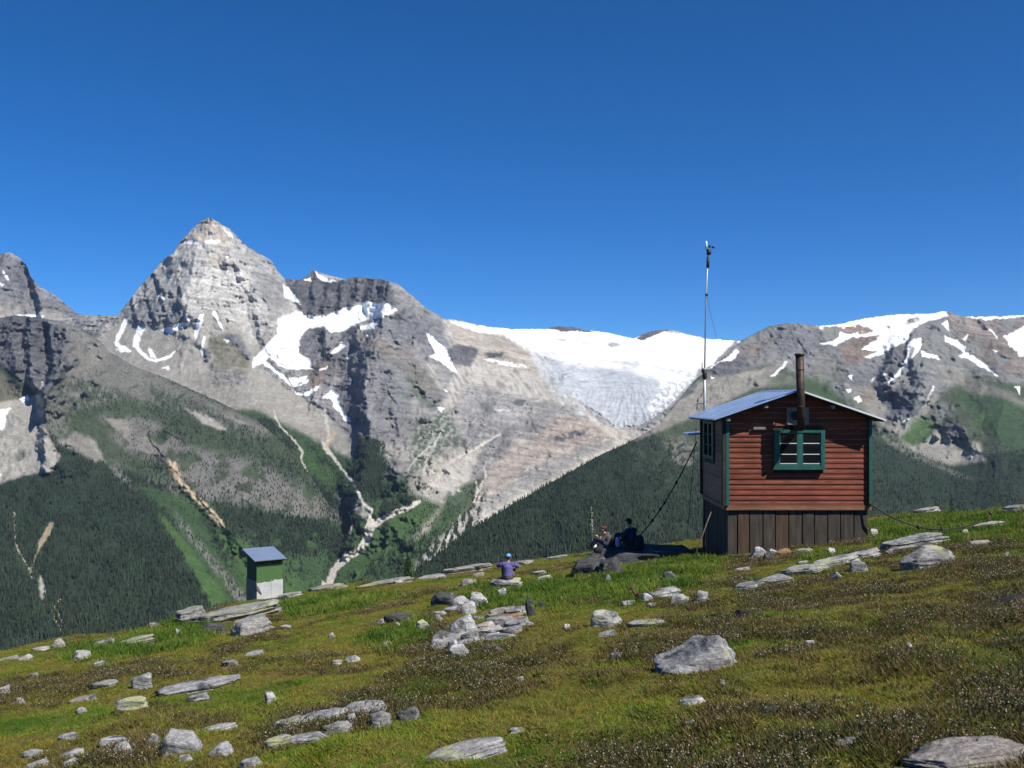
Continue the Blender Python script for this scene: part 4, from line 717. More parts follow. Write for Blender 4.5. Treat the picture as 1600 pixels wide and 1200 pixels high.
ROCKS = [
 # skyline on the left and the meadow below it
 (92, 1012, 24, 20, 'b', 'b', 'pale pointed rock standing on the skyline at far left', None),
 (62, 1016, 28, 6, 's', 'b', 'thin flat slab on the skyline left of the pointed rock', None),
 (40, 1033, 20, 10, 'b', 'b', 'small pinkish rock in the grass below the left skyline', None),
 (14, 1031, 34, 6, 's', 'l', 'low flat slab cut by the left edge of the skyline', None),
 (162, 1010, 40, 15, 's', 'g', 'grey bedded slab on the skyline, left one of a touching pair', None),
 (214, 1008, 56, 20, 's', 'l', 'yellowish bedded slab on the skyline, right one of a touching pair', None),
 (241, 976, 14, 10, 'b', 'b', 'small square block perched on the skyline left of the outhouse', None),
 (278, 992, 9, 14, 'b', 'p', 'small upright pale stone in lush grass left of the lichened outcrop', None),
 (126, 1031, 34, 14, 'r', 'g', 'grey rock half sunk in the lush green grass patch at left', None),
 (156, 1040, 24, 9, 's', 'p', 'pale flat stone just below the lush grass patch at left', None),
 (52, 1060, 16, 5, 's', 'g', 'small grey chip of stone in yellow grass at far left', None),
 (221, 1078, 38, 30, 'b', 'g', 'grey pyramid shaped boulder left of the long bare slab', None),
 (310, 1082, 128, 17, 's', 'g', 'long narrow bare slab of grey rock lying in the heather', None),
 (208, 1111, 50, 25, 's', 'l', 'yellow lichened wedge of rock below the pyramid shaped boulder', None),
 (310, 1096, 36, 14, 's', 'g', 'small dark ended slab right under the long bare slab', None),
 (130, 1096, 40, 10, 's', 'b', 'low beige slab in short grass left of the lichened wedge', None),
 (162, 1075, 46, 9, 's', 'g', 'broken grey ledge in grass above the low beige slab', None),
 (127, 1117, 20, 10, 'b', 'g', 'small grey stone below the low beige slab', None),
 (6, 1088, 24, 26, 's', 'l', 'lichened layered rock cut by the left edge of the picture', None),
 (30, 1101, 18, 11, 'b', 'b', 'small brownish stone near the left edge below the layered rock', None),
 (286, 1178, 74, 46, 'b', 'p', 'big pale angular boulder with a dark left face in the lower left', None),
 (241, 1163, 22, 17, 'b', 'g', 'grey stone touching the left side of the big pale boulder', None),
 (180, 1166, 46, 18, 's', 'p', 'pale blue grey flat stone left of the big pale boulder', None),
 (192, 1183, 36, 24, 'b', 'p', 'pale squarish stone just below the blue grey flat stone', None),
 (115, 1187, 52, 16, 's', 'p', 'long pale stone low in the left corner', None),
 (110, 1201, 32, 16, 'b', 'p', 'pale round stone at the bottom edge under the long pale stone', None),
 (50, 1186, 32, 12, 's', 'p', 'whitish slab in the lower left corner grass', None),
 (60, 1203, 44, 12, 's', 'p', 'whitish slab cut by the bottom edge in the left corner', None),
 (104, 1156, 34, 9, 's', 'g', 'thin grey slab above the whitish stones in the left corner', None),
 (346, 1183, 38, 24, 'b', 'g', 'dark sided rock right of the big pale boulder', None),
 (342, 1143, 58, 7, 's', 'p', 'thin pale splinter of rock above the dark sided rock', None),
 (288, 1191, 22, 8, 's', 'p', 'small flat stone just under the big pale boulder', None),
 (392, 1202, 42, 18, 's', 'p', 'pale slab at the bottom edge below the row of lichened slabs', None),
 # middle left
 (452, 934, 44, 9, 's', 'g', 'grey slab in the turf right of the outhouse base', None),
 (510, 921, 60, 9, 's', 'b', 'flat beige slab along the skyline right of the outhouse', None),
 (600, 914, 90, 9, 's', 'l', 'long flat slab along the skyline left of the little fir', None),
 (672, 905, 60, 8, 's', 'l', 'flat slab along the skyline right of the little fir', None),
 (730, 894, 76, 14, 's', 'b', 'broad smooth slab on the skyline left of the person in the blue cap', None),
 (820, 882, 40, 7, 's', 'g', 'thin slab on the skyline right of the person in the blue cap', None),
 (868, 873, 36, 6, 's', 'g', 'thin slab on the skyline nearest the dark ledge', None),
 (731, 914, 26, 12, 'b', 'b', 'beige rock with a dark left end below the broad smooth slab', None),
 (746, 901, 22, 8, 's', 'b', 'flat beige stone just under the broad smooth slab', None),
 (552, 1035, 26, 12, 'r', 'p', 'pale rounded stone in the rusty grass of the middle slope', None),
 (526, 1040, 18, 8, 's', 'b', 'low beige stone left of the pale rounded stone', None),
 (517, 998, 12, 10, 'b', 'p', 'small white stone in short grass below the skyline', None),
 (423, 1100, 20, 23, 'b', 'p', 'pale upright stone alone in the brown heather', None),
 (360, 1042, 30, 12, 's', 'b', 'beige stone in heather below the lichened outcrop', None),
 (398, 1026, 36, 7, 's', 'g', 'thin splinter of grey rock below the lichened boulder', None),
 (447, 983, 20, 6, 's', 'p', 'small pale flat stone at the end of a brown bank', None),
 (603, 1013, 14, 10, 'b', 'b', 'small tan stone left of the rubble heap', None),
 (455, 1141, 40, 22, 's', 'l', 'yellow lichened slab at the left end of the lower row', None),
 (505, 1128, 70, 13, 's', 'g', 'long grey slab topping the lower row of slabs', None),
 (562, 1116, 66, 15, 's', 'g', 'grey bare slab rising at the upper end of the lower row', None),
 (530, 1148, 46, 18, 's', 'l', 'lichened slab under the long grey slab of the lower row', None),
 (548, 1133, 22, 18, 'b', 'g', 'dark cracked block in the middle of the lower row', None),
 (594, 1136, 44, 24, 'b', 'g', 'squarish grey slab right of the dark cracked block', None),
 (636, 1126, 46, 20, 'b', 'g', 'grey block at the right end of the lower row', None),
 (434, 1170, 36, 16, 's', 'g', 'low dark slab under the left end of the lower row', None),
 (480, 1163, 60, 12, 's', 'g', 'weathered slab below the yellow lichened slab of the lower row', None),
 # rubble below the person in the blue cap
 (622, 973, 40, 26, 's', 'd', 'dark leaning slab in rushes left of the rubble heap', None),
 (597, 975, 18, 9, 's', 'g', 'small grey stone beside the dark leaning slab', None),
 (661, 984, 24, 20, 'b', 'p', 'white block in rushes right of the dark leaning slab', None),
 (622, 981, 10, 8, 'r', 'p', 'small white pebble under the dark leaning slab', None),
 (698, 946, 44, 22, 'b', 'd', 'dark faced block at the top left of the rubble heap', None),
 (722, 949, 30, 20, 'b', 'p', 'pale block right of the dark faced block', None),
 (747, 948, 25, 26, 'b', 'p', 'pale rounded block with a dark face at the top of the rubble heap', None),
 (733, 959, 22, 21, 'b', 'p', 'white tilted block in the middle of the rubble heap', None),
 (710, 956, 28, 10, 's', 'p', 'flat pale stone left of the white tilted block', None),
 (687, 962, 18, 8, 's', 'p', 'small flat stone at the left of the rubble heap', None),
 (684, 972, 12, 8, 'b', 'g', 'small grey stone in the grass left of the standing block', None),
 (724, 994, 46, 34, 'b', 'p', 'large pale standing block at the left of the paving', None),
 (746, 969, 17, 8, 's', 'g', 'small flat stone between the white tilted block and the paving', None),
 (782, 961, 38, 12, 's', 'b', 'beige flat paving stone at the top of the paving', None),
 (806, 960, 44, 13, 's', 'g', 'grey flat paving stone beside the dark hollow', None),
 (796, 967, 36, 8, 's', 'r', 'reddish brown paving stone between the grey and the beige ones', None),
 (779, 979, 36, 17, 's', 'g', 'grey thick paving stone in the middle of the paving', None),
 (808, 981, 38, 17, 's', 'p', 'pale paving stone at the right edge of the paving', None),
 (757, 985, 30, 12, 's', 'b', 'beige paving stone touching the large standing block', None),
 (764, 992, 40, 9, 's', 'p', 'long thin paving stone under the thick grey one', None),
 (770, 1002, 56, 10, 's', 'p', 'long white paving stone along the lower edge of the paving', None),
 (733, 999, 26, 10, 's', 'g', 'low grey slab in front of the large standing block', None),
 (800, 992, 28, 9, 's', 'g', 'small slab at the lower right edge of the paving', None),
 (697, 1013, 50, 28, 'b', 'p', 'broad pale block at the lower left end of the rubble heap', None),
 (708, 1016, 17, 17, 'b', 'p', 'white upright stone against the broad pale block', None),
 (731, 1010, 32, 12, 's', 'p', 'pale flat stone between the broad block and the paving', None),
 (718, 1028, 38, 19, 'b', 'p', 'white and black cracked stone at the bottom of the rubble heap', None),
 (779, 1021, 12, 9, 'r', 'g', 'small grey round stone below the paving', None),
 (762, 1020, 12, 11, 'r', 'd', 'small dark stone beside the grey round stone', None),
 (829, 962, 14, 32, 'b', 'd', 'dark upright slab lining the right side of the hollow', None),
 (846, 948, 16, 10, 'r', 'd', 'dark stone in the grass bank right of the hollow', None),
 (885, 983, 13, 7, 'b', 'p', 'small white stone in brown heather right of the paving', None),
 (843, 898, 26, 7, 's', 'g', 'flat grey stone in tall grass right of the person in the blue cap', None),
 (850, 907, 26, 7, 's', 'p', 'pale flat stone in tall grass nearest below the flat grey stone', None),
 (950, 910, 11, 16, 'r', 'g', 'rounded grey stone standing in tall grass below the dark ledge', None),
 (1046, 909, 24, 20, 'r', 'g', 'rounded grey rock in tall grass left of the leaning pole', None),
 (1034, 934, 56, 20, 's', 'g', 'grey slab beside the rusty red handle', None),
 (1010, 940, 22, 14, 'b', 'p', 'pale stone right behind the foot of the rusty red handle', None),
 (1062, 944, 34, 17, 'r', 'g', 'grey rock left of the bright white block', None),
 (1097, 945, 27, 25, 'b', 'p', 'bright white block in the grass in front of the hut', None),
 (943, 982, 58, 36, 'b', 'l', 'yellow lichened rock with a dark left side in the middle slope', None),
 (1005, 980, 68, 16, 's', 'l', 'long lichened slab right of the yellow lichened rock', None),
 (948, 996, 34, 12, 's', 'g', 'grey slab tip below the yellow lichened rock', None),
 (982, 946, 22, 9, 's', 'p', 'thin white splinter below the rusty red handle', None),
 (1018, 949, 14, 7, 's', 'p', 'small white stone below the grey slab with the handle', None),
 (1092, 1050, 150, 74, 'w', 'g', 'huge grey boulder streaked dark on its left, lichened on its right', None),
 (963, 1031, 20, 9, 'r', 'g', 'small grey stone sunk in grass left of the huge boulder', None),
 (813, 1067, 15, 8, 's', 'p', 'small white flat stone in short grass of the middle foreground', None),
 (1079, 1101, 46, 12, 's', 'p', 'white and pink slab tip below the huge boulder', None),
 (1128, 1071, 10, 5, 'r', 'p', 'tiny pale stone right under the huge boulder', None),
 (1205, 1118, 32, 8, 's', 'd', 'thin dark slab in the lower right heather', None),
 (1323, 1172, 42, 14, 's', 'g', 'grey flat stone low in the right heather', None),
 (1080, 1136, 20, 7, 's', 'g', 'small grey slab in heather at the lower middle', None),
 (1266, 1010, 16, 10, 's', 'p', 'pale stone in heather right of the huge boulder', None),
 (1421, 1014, 10, 6, 'r', 'p', 'tiny bright white stone in the right heather', None),
 (806, 1147, 22, 6, 's', 'p', 'pale thin slab at the bottom middle', None),
 (722, 1190, 130, 20, 's', 'g', 'long half buried slab sloping along the bottom edge', None),
 (1520, 1206, 230, 34, 's', 'b', 'broad bare slab in the bottom right corner', None),
 # around the hut
 (1158, 866, 20, 9, 'r', 'p', 'pale rounded stone at the left foot of the hut planks', None),
 (1186, 871, 32, 20, 'b', 'p', 'large pale pointed stone leaning at the foot of the hut planks', None),
 (1200, 876, 20, 14, 'b', 'd', 'dark stone with a white streak in front of the pointed stone', None),
 (1207, 868, 18, 12, 'b', 'p', 'pale small stone right of the pointed stone at the hut foot', None),
 (1225, 867, 28, 12, 'b', 'r', 'orange stone at the foot of the hut planks', None),
 (1257, 864, 22, 10, 's', 'b', 'brown flat stone right of the orange stone', None),
 (1300, 867, 15, 13, 'b', 'p', 'white three cornered stone in front of the hut grass', None),
 (1255, 881, 16, 5, 's', 'p', 'flat pale stone in the path before the hut', None),
 (1160, 893, 26, 6, 's', 'b', 'flat tan stone in grass below the hut corner', None),
 (1172, 922, 46, 12, 's', 'g', 'lowest dark grey piece of the rock rib before the hut', None),
 (1212, 912, 50, 17, 's', 'g', 'second lowest piece of the rock rib with a dark end', None),
 (1255, 899, 60, 17, 's', 'l', 'yellowish middle piece of the rock rib before the hut', None),
 (1302, 885, 64, 20, 's', 'l', 'long cracked upper piece of the rock rib before the hut', None),
 (1348, 870, 44, 17, 's', 'p', 'rounded pale top end of the rock rib by the hut corner', None),
 (1342, 893, 30, 20, 'b', 'g', 'grey block below the top end of the rock rib', None),
 (1308, 906, 22, 14, 'r', 'g', 'grey stone sunk in heather below the rock rib', None),
 (1446, 802, 48, 15, 's', 'p', 'white flat boulder on the skyline right of the hut', None),
 (1366, 838, 15, 16, 'b', 'p', 'white block tucked behind the right hut corner', None),
 (1428, 857, 100, 30, 's', 'g', 'long dark blotched outcrop right of the hut', None),
 (1444, 888, 108, 46, 'r', 'g', 'big lichened outcrop with a dark hollow right of the hut', None),
 (1390, 866, 14, 8, 'r', 'p', 'small pale stone left of the dark blotched outcrop', None),
 (1530, 854, 44, 8, 's', 'b', 'flat tan slab in grass right of the big lichened outcrop', None),
 (1544, 825, 54, 12, 's', 'b', 'reddish white slab under the anchor stake', None),
 (1508, 834, 12, 7, 'r', 'p', 'small pale stone left of the anchor slab', None),
 (1588, 799, 52, 12, 's', 'g', 'bedded grey slab on the skyline at far right', None),
 (1573, 869, 10, 7, 'r', 'p', 'small pale stone in grass near the right edge', None),
 (1573, 948, 64, 18, 's', 'k', 'dark peaty bank overhung by heather at the right edge', None),
 (1160, 968, 26, 16, 'r', 'k', 'dark peaty hollow under heather right of the white block', None),
 (784, 933, 17, 13, 'r', 'p', 'white stone propping up the flat grey seat slab', None),
]
for a in ROCKS: px_rock(*a[:7], group=a[7], wedge=.5 if a[4] == 'w' else None)
# lichened outcrop below the outhouse
px_rock(298, 972, 50, 38, 's', 'l', 'left cracked slab of the lichened outcrop by the outhouse', dep=1.2)
px_rock(370, 968, 136, 34, 's', 'l', 'broad yellowish slab of the outcrop right under the outhouse', dep=1.6)
px_rock(332, 991, 52, 26, 'b', 'd', 'dark block standing in for the shadowed gap of the lichened outcrop', dep=.5)  # dark block added where the outcrop has only a shadowed gap
px_rock(392, 993, 78, 38, 'b', 'l', 'angular lichened boulder in front of the outhouse outcrop', dep=.8)
# the dark ledge the two resting people sit on
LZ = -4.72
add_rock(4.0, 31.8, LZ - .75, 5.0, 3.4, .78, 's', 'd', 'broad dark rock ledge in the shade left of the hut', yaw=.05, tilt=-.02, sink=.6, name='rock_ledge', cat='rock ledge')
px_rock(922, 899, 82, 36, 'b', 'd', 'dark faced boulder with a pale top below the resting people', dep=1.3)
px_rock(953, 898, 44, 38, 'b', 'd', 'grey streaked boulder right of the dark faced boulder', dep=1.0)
# ------------------------------------------------------------------ the hut
def siding_mat(name, base, edge_col, sx=.155, z0=-3.06, base2=None):
    m, nt, n, l, p = newmat(name)
    tc = n.new('ShaderNodeTexCoord'); sp = n.new('ShaderNodeSeparateXYZ'); l.new(tc.outputs['Object'], sp.inputs[0])
    mp = n.new('ShaderNodeMapping'); mp.inputs['Scale'].default_value = (1.2, 1.2, 14); l.new(tc.outputs['Object'], mp.inputs[0])
    t1 = noise_node(n, l, 2.2, 7, mp.outputs[0], .65); t2 = noise_node(n, l, .9, 5); t3 = noise_node(n, l, 55, 3, mp.outputs[0])
    def M(op, a, b=None):
        q = n.new('ShaderNodeMath'); q.operation = op
        for k, v in ((0, a), (1, b)):
            if v is None: continue
            if isinstance(v, (int, float)): q.inputs[k].default_value = v
            else: l.new(v, q.inputs[k])
        return q.outputs[0]
    bd = M('DIVIDE', M('SUBTRACT', sp.outputs[2], z0), sx); fl = M('FLOOR', bd); fr = M('SUBTRACT', bd, fl)
    wn_ = n.new('ShaderNodeTexWhiteNoise'); wn_.noise_dimensions = '1D'; l.new(fl, wn_.inputs['W'])
    tone = M('ADD', M('MULTIPLY', wn_.outputs['Value'], .5), .74)
    c = ramp(n, l, t1.outputs[0], [(.3, tuple(a * .6 for a in base)), (.62, base), (.8, tuple(min(1, a * 1.2) for a in base))]).outputs[0]
    c = mixc(n, l, ramp(n, l, t2.outputs[0], [(.5, (0,) * 3), (.7, (.55,) * 3)]).outputs[0], c, tuple(a * .38 for a in (base2 or base)))
    vm = n.new('ShaderNodeVectorMath'); vm.operation = 'SCALE'; l.new(c, vm.inputs[0]); l.new(tone, vm.inputs['Scale'])
    edge_mask = M('MULTIPLY', M('LESS_THAN', fr, .11), M('MULTIPLY', ramp(n, l, t1.outputs[0], [(.35, (0,) * 3), (.6, (1,) * 3)]).outputs[0], .8))  # pale lower edge on each board, broken up by grain noise
    c = mixc(n, l, edge_mask, vm.outputs[0], edge_col)
    l.new(c, p.inputs['Base Color']); p.inputs['Roughness'].default_value = .75; p.inputs['Specular IOR Level'].default_value = .25
    bump(n, l, p, t3.outputs[0], .5, .004); return m
M_RED_S = siding_mat('red_boards', (.205, .052, .026), (.30, .165, .125))
M_BRN_S = siding_mat('weathered_bounce_lit_boards', (.29, .155, .088), (.34, .21, .15))  # weathered brown, brightened and warmed in place of bounced light
M_PLANK = simple('dark_planks', (.048, .040, .030), .85, 0, .55, 2.2, .01, (5, 5, .6))
M_PLANK2 = simple('reddish_plank', (.066, .040, .027), .85, 0, .5, 2.2, .01, (5, 5, .6))
M_TEAL = simple('teal_paint', (.016, .092, .074), .55, 0, .22, 9)
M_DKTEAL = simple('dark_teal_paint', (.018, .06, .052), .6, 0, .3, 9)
M_WHITE = simple('white_paint', (.62, .63, .62), .5, 0, .12, 9)
M_ROOF = simple('galvanised_roof', (.50, .60, .74), .40, .75, .12, 1.2)
M_FASCIA = simple('sunlit_metal_edge', (.72, .71, .70), .5, .2, .12, 3)  # pale colour stands for sun on the right roof edge
M_WOODD = simple('dark_wood', (.032, .024, .019), .85, 0, .4, 5)
M_PIPE = simple('rusty_pipe', (.06, .038, .028), .6, .45, .45, 7)
M_STEEL = simple('grey_steel', (.42, .44, .46), .45, .7, .2, 6)
M_BLACK = simple('black_rubber', (.018, .018, .02), .6, 0, .3, 8)
M_ROPE = simple('dark_cable', (.035, .033, .03), .8, 0, .3, 20)
M_PANEL = simple('grey_panel', (.20, .19, .17), .7, 0, .25, 6)
M_GLASS, nt, n, l, p = newmat('window_glass')
p.inputs['Base Color'].default_value = (.02, .025, .03, 1); p.inputs['Roughness'].default_value = .04; p.inputs['Specular IOR Level'].default_value = .8
tr = n.new('ShaderNodeBsdfTransparent'); tr.inputs[0].default_value = (.22, .24, .25, 1); mx = n.new('ShaderNodeMixShader'); mx.inputs[0].default_value = .35
l.new(tr.outputs[0], mx.inputs[1]); l.new(p.outputs[0], mx.inputs[2]); l.new(mx.outputs[0], n['Material Output'].inputs[0])

HX0, HX1, HY0, HY1 = 6.283, 10.50, 29.2, 32.72
HZ0 = -3.06; XR = 8.29; SLOPE = .346
def roof_under(x): return .215 - abs(x - XR) * SLOPE
hut_loc = Vector((8.39, 30.96, -4.45))
hut = empty('hut', hut_loc, 'red board mountain hut with a blue metal roof standing on dark planks', 'hut')
def part(name, bm, mat, parent, loc, smooth=False):
    bmesh.ops.translate(bm, verts=bm.verts, vec=-Vector(loc)); bmesh.ops.recalc_face_normals(bm, faces=bm.faces)
    return bobj(name, bm, mat, parent, smooth)
# window openings
W0 = dict(x0=7.66, x1=9.10, z0=-2.02, z1=-.88)     # front
W1 = dict(y0=30.72, y1=32.35, z0=-1.84, z1=-.66)   # left side
# plain inner walls with openings, floor
bm = bmesh.new(); t = .07
def gable(bm, y0, y1, x0, x1, zb):
    pts = [(x0, zb), (x1, zb), (x1, roof_under(x1))] + ([(XR, roof_under(XR))] if x0 < XR < x1 else []) + [(x0, roof_under(x0))]
    prism(bm, pts, y0, y1)
gable(bm, HY1 - t, HY1, HX0, HX1, HZ0)
gable(bm, HY0, HY0 + t, HX0, W0['x0'], HZ0); gable(bm, HY0, HY0 + t, W0['x1'], HX1, HZ0); gable(bm, HY0, HY0 + t, W0['x0'], W0['x1'], W0['z1']); box(bm, W0['x0'], W0['x1'], HY0, HY0 + t, HZ0, W0['z0'])
zt = roof_under(HX0)
box(bm, HX1 - t, HX1, HY0 + t, HY1 - t, HZ0, zt)
box(bm, HX0, HX0 + t, HY0 + t, W1['y0'], HZ0, zt); box(bm, HX0, HX0 + t, W1['y1'], HY1 - t, HZ0, zt); box(bm, HX0, HX0 + t, W1['y0'], W1['y1'], W1['z1'], zt); box(bm, HX0, HX0 + t, W1['y0'], W1['y1'], HZ0, W1['z0'])
box(bm, HX0 + t, HX1 - t, HY0 + t, HY1 - t, HZ0, HZ0 + .05)
part('wall', bm, M_WOODD, hut, hut_loc)
# lapped boards, front
def clipx(z): return XR - (.215 - z) / SLOPE, XR + (.215 - z) / SLOPE
def board_front(bm, xa, xb, z0, z1, slo, shi):
    if xb - xa < .02: return
    la, ra = (max(xa, clipx(z0)[0]), min(xb, clipx(z0)[1])); lb, rb = (max(xa, clipx(z1)[0]), min(xb, clipx(z1)[1]))
    if ra - la < .01: return
    if rb < lb: lb = rb = (lb + rb) / 2
    y = HY0 - .004
    V = [bm.verts.new(c) for c in ((la, y, z0), (ra, y, z0), (rb, y, z1), (lb, y, z1), (la, y - slo, z0), (ra, y - slo, z0), (rb, y - shi, z1), (lb, y - shi, z1))]
    for f in ((3, 2, 1, 0), (4, 5, 6, 7), (0, 1, 5, 4), (2, 3, 7, 6), (1, 2, 6, 5), (0, 4, 7, 3)): bm.faces.new([V[q] for q in f])
bm = bmesh.new(); H = .155; z = HZ0 - .02; kk = 0
while z < .2:
    z1 = min(z + H * .985, .213); jx = random.uniform(-.006, .006)
    over = z < W0['z1'] + .02 and z1 > W0['z0'] - .02
    for xa, xb in (((HX0 - .0, W0['x0'] - .01), (W0['x1'] + .01, HX1)) if over else ((HX0, HX1),)):
        board_front(bm, xa, xb, z, z1, .032 + jx, .008)
    z += H
part('front_siding', bm, M_RED_S, hut, hut_loc)['label'] = 'sunlit red horizontal boards'
def board_side(bm, x, sgn, ya, yb, z0, z1):
    V = [bm.verts.new(c) for c in ((x, ya, z0), (x, yb, z0), (x, yb, z1), (x, ya, z1), (x + sgn * .03, ya, z0), (x + sgn * .03, yb, z0), (x + sgn * .008, yb, z1), (x + sgn * .008, ya, z1))]
    for f in ((3, 2, 1, 0), (4, 5, 6, 7), (0, 1, 5, 4), (2, 3, 7, 6), (1, 2, 6, 5), (0, 4, 7, 3)): bm.faces.new([V[q] for q in f])
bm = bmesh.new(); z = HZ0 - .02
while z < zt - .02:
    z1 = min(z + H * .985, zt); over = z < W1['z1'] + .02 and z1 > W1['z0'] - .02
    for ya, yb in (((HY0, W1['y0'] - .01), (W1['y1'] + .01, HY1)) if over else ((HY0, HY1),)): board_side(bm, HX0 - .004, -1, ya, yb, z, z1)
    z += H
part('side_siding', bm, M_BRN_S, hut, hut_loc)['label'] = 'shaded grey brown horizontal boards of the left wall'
bm = bmesh.new(); z = HZ0 - .02
while z < zt - .02:
    board_side(bm, HX1 + .004, 1, HY0, HY1, z, min(z + H * .985, zt)); z += H
part('side_siding', bm, M_RED_S, hut, hut_loc)['label'] = 'red boards of the right wall'
# planked base
bm = bmesh.new(); bm2 = bmesh.new(); x = HX0 + .04; q = 0
ws = [.30, .36, .40, .37, .40, .40, .36, .40, .38, .40, .42]
sw = (HX1 - .05 - x) / sum(ws)
for wv in ws:
    wv *= sw; zb = gz(x + wv / 2, HY0) - .25; yy = HY0 + .03 + random.uniform(-.012, .012)
    box(bm2 if q in (1, 4) else bm, x + .012, x + wv - .022, yy, yy + .03, zb, HZ0 - .015 + random.uniform(-.01, 0)); x += wv; q += 1
y = HY0 + .07
while y < HY1 - .1:
    wv = random.uniform(.16, .22); xx = HX0 + .06 + random.uniform(-.01, .01)
    box(bm, xx, xx + .03, y, min(y + wv - .03, HY1), gz(HX0, y) - .3, HZ0 - .02); y += wv
part('planked_base', bm, M_PLANK, hut, hut_loc)
part('plank', bm2, M_PLANK2, hut, hut_loc)['label'] = 'reddish planks in the dark base'
bm = bmesh.new(); box(bm, HX0 + .14, HX1 - .08, HY0 + .12, HY1 - .1, -5.6, HZ0 - .03); part('base_shade_core', bm, M_BLACK, hut, hut_loc)  # black fill added so the gaps between planks read as deep shade
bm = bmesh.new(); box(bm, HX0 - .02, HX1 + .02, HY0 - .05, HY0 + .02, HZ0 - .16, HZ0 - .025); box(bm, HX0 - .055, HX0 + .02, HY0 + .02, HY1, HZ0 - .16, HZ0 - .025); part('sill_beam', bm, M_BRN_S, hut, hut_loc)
# roof
RY0, RY1 = 28.72, 33.1
def roof_slope(x0, x1, zoff, th, y0, y1, bm):
    z0 = .295 - abs(x0 - XR) * SLOPE + zoff; z1 = .295 - abs(x1 - XR) * SLOPE + zoff
    prism(bm, [(x0, z0 - th), (x1, z1 - th), (x1, z1), (x0, z0)], y0, y1)
bm = bmesh.new(); roof_slope(5.843, XR, 0, .03, RY0, RY1, bm); roof_slope(XR, 10.78, 0, .03, RY0, RY1, bm)
for k in range(8):
    yk = RY0 + .02 + k * (RY1 - RY0 - .06) / 7
    roof_slope(5.85, XR - .01, .014, .02, yk, yk + .022, bm); roof_slope(XR + .01, 10.77, .014, .02, yk, yk + .022, bm)
roof = part('roof', bm, M_ROOF, hut, hut_loc)
bm = bmesh.new(); roof_slope(5.88, XR, -.034, .045, RY0 + .03, RY1 - .03, bm); roof_slope(XR, 10.74, -.034, .045, RY0 + .03, RY1 - .03, bm); part('roof_boarding', bm, M_WOODD, roof, hut_loc)
for xa, xb in ((5.835, XR - .004), (XR + .004, 10.79)):
    bm = bmesh.new(); roof_slope(xa, xb, .006, .05 if xa > XR else .03, RY0 - .016, RY0 - .003, bm); part('roof_edge', bm, M_FASCIA if xa > XR else M_ROOF, roof, hut_loc)
bm = bmesh.new(); prism(bm, [(XR - .1, .262), (XR, .297), (XR + .1, .262), (XR + .1, .275), (XR, .312), (XR - .1, .275)], RY0 - .02, RY1 + .01); part('ridge_cap', bm, M_ROOF, roof, hut_loc)
for px, py in ((1197, 636), (1301, 637), (1138, 656)):
    xc = (px - 800) / F * 28.85; zc = roof_under(xc) - .05
    bm = bmesh.new(); box(bm, xc - .05, xc + .05, 28.80, HY0 - .045, zc - .07, zc + .02); part('purlin', bm, M_PANEL, roof, hut_loc)
# small porch roof behind
bm = bmesh.new(); box(bm, 5.86, 7.6, 33.15, 34.3, -1.12, -1.06, Matrix.Translation((6.7, 33.7, -1.09)) @ Matrix.Rotation(R(-4), 4, 'Y') @ Matrix.Translation((-6.7, -33.7, 1.09))); part('porch_roof', bm, M_ROOF, hut, hut_loc)
bm = bmesh.new(); box(bm, 6.6, 7.55, HY1 + .01, 34.0, -5.6, -1.2); part('porch', bm, M_WOODD, hut, hut_loc)
# corner boards
for xa, xb, lb in ((HX0 - .03, HX0 + .06, None), (HX1 - .075, HX1 + .01, None)):
    bm = bmesh.new(); box(bm, xa, xb, HY0 - .125, HY0 - .036, HZ0 - .02, roof_under(xa if xa < XR else xb) - .02); part('corner_board', bm, M_TEAL, hut, hut_loc)
bm = bmesh.new(); box(bm, HX0 - .13, HX0 - .036, HY0 - .12, HY0 + .06, HZ0 - .02, roof_under(HX0) - .06); part('corner_board', bm, M_WOODD, hut, hut_loc)
bm = bmesh.new(); box(bm, HX0 - .11, HX0 - .036, HY1 - .07, HY1 + .02, HZ0 - .02, roof_under(HX0) - .06); part('corner_board', bm, M_WOODD, hut, hut_loc)
# front window
win = empty('window', hut_loc, None, None); win.parent = hut; win.location = (0, 0, 0)
bm = bmesh.new(); x0, x1, z0, z1 = W0['x0'], W0['x1'], W0['z0'], W0['z1']; ya, yb = HY0 - .15, HY0 + .05
box(bm, x0 - .01, x0 + .13, ya, yb, z0 + .05, z1); box(bm, x1 - .085, x1 + .03, ya, yb, z0 + .05, z1); box(bm, x0 + .13, x1 - .085, ya, yb, z1 - .07, z1)
box(bm, x0 + .13, x1 - .085, ya + .01, yb, z0 + .05, z0 + .12); wf = part('frame', bm, M_TEAL, win, hut_loc)
bm = bmesh.new(); box(bm, x0 - .04, x1 + .05, ya - .03, yb, z0 - .01, z0 + .046); part('sill', bm, M_TEAL, win, hut_loc)
xm = (x0 + .13 + x1 - .085) / 2; zi0, zi1 = z0 + .12, z1 - .07
bm = bmesh.new(); box(bm, xm - .055, xm + .055, ya + .02, ya + .06, zi0, zi1); part('mullion', bm, M_TEAL, win, hut_loc)
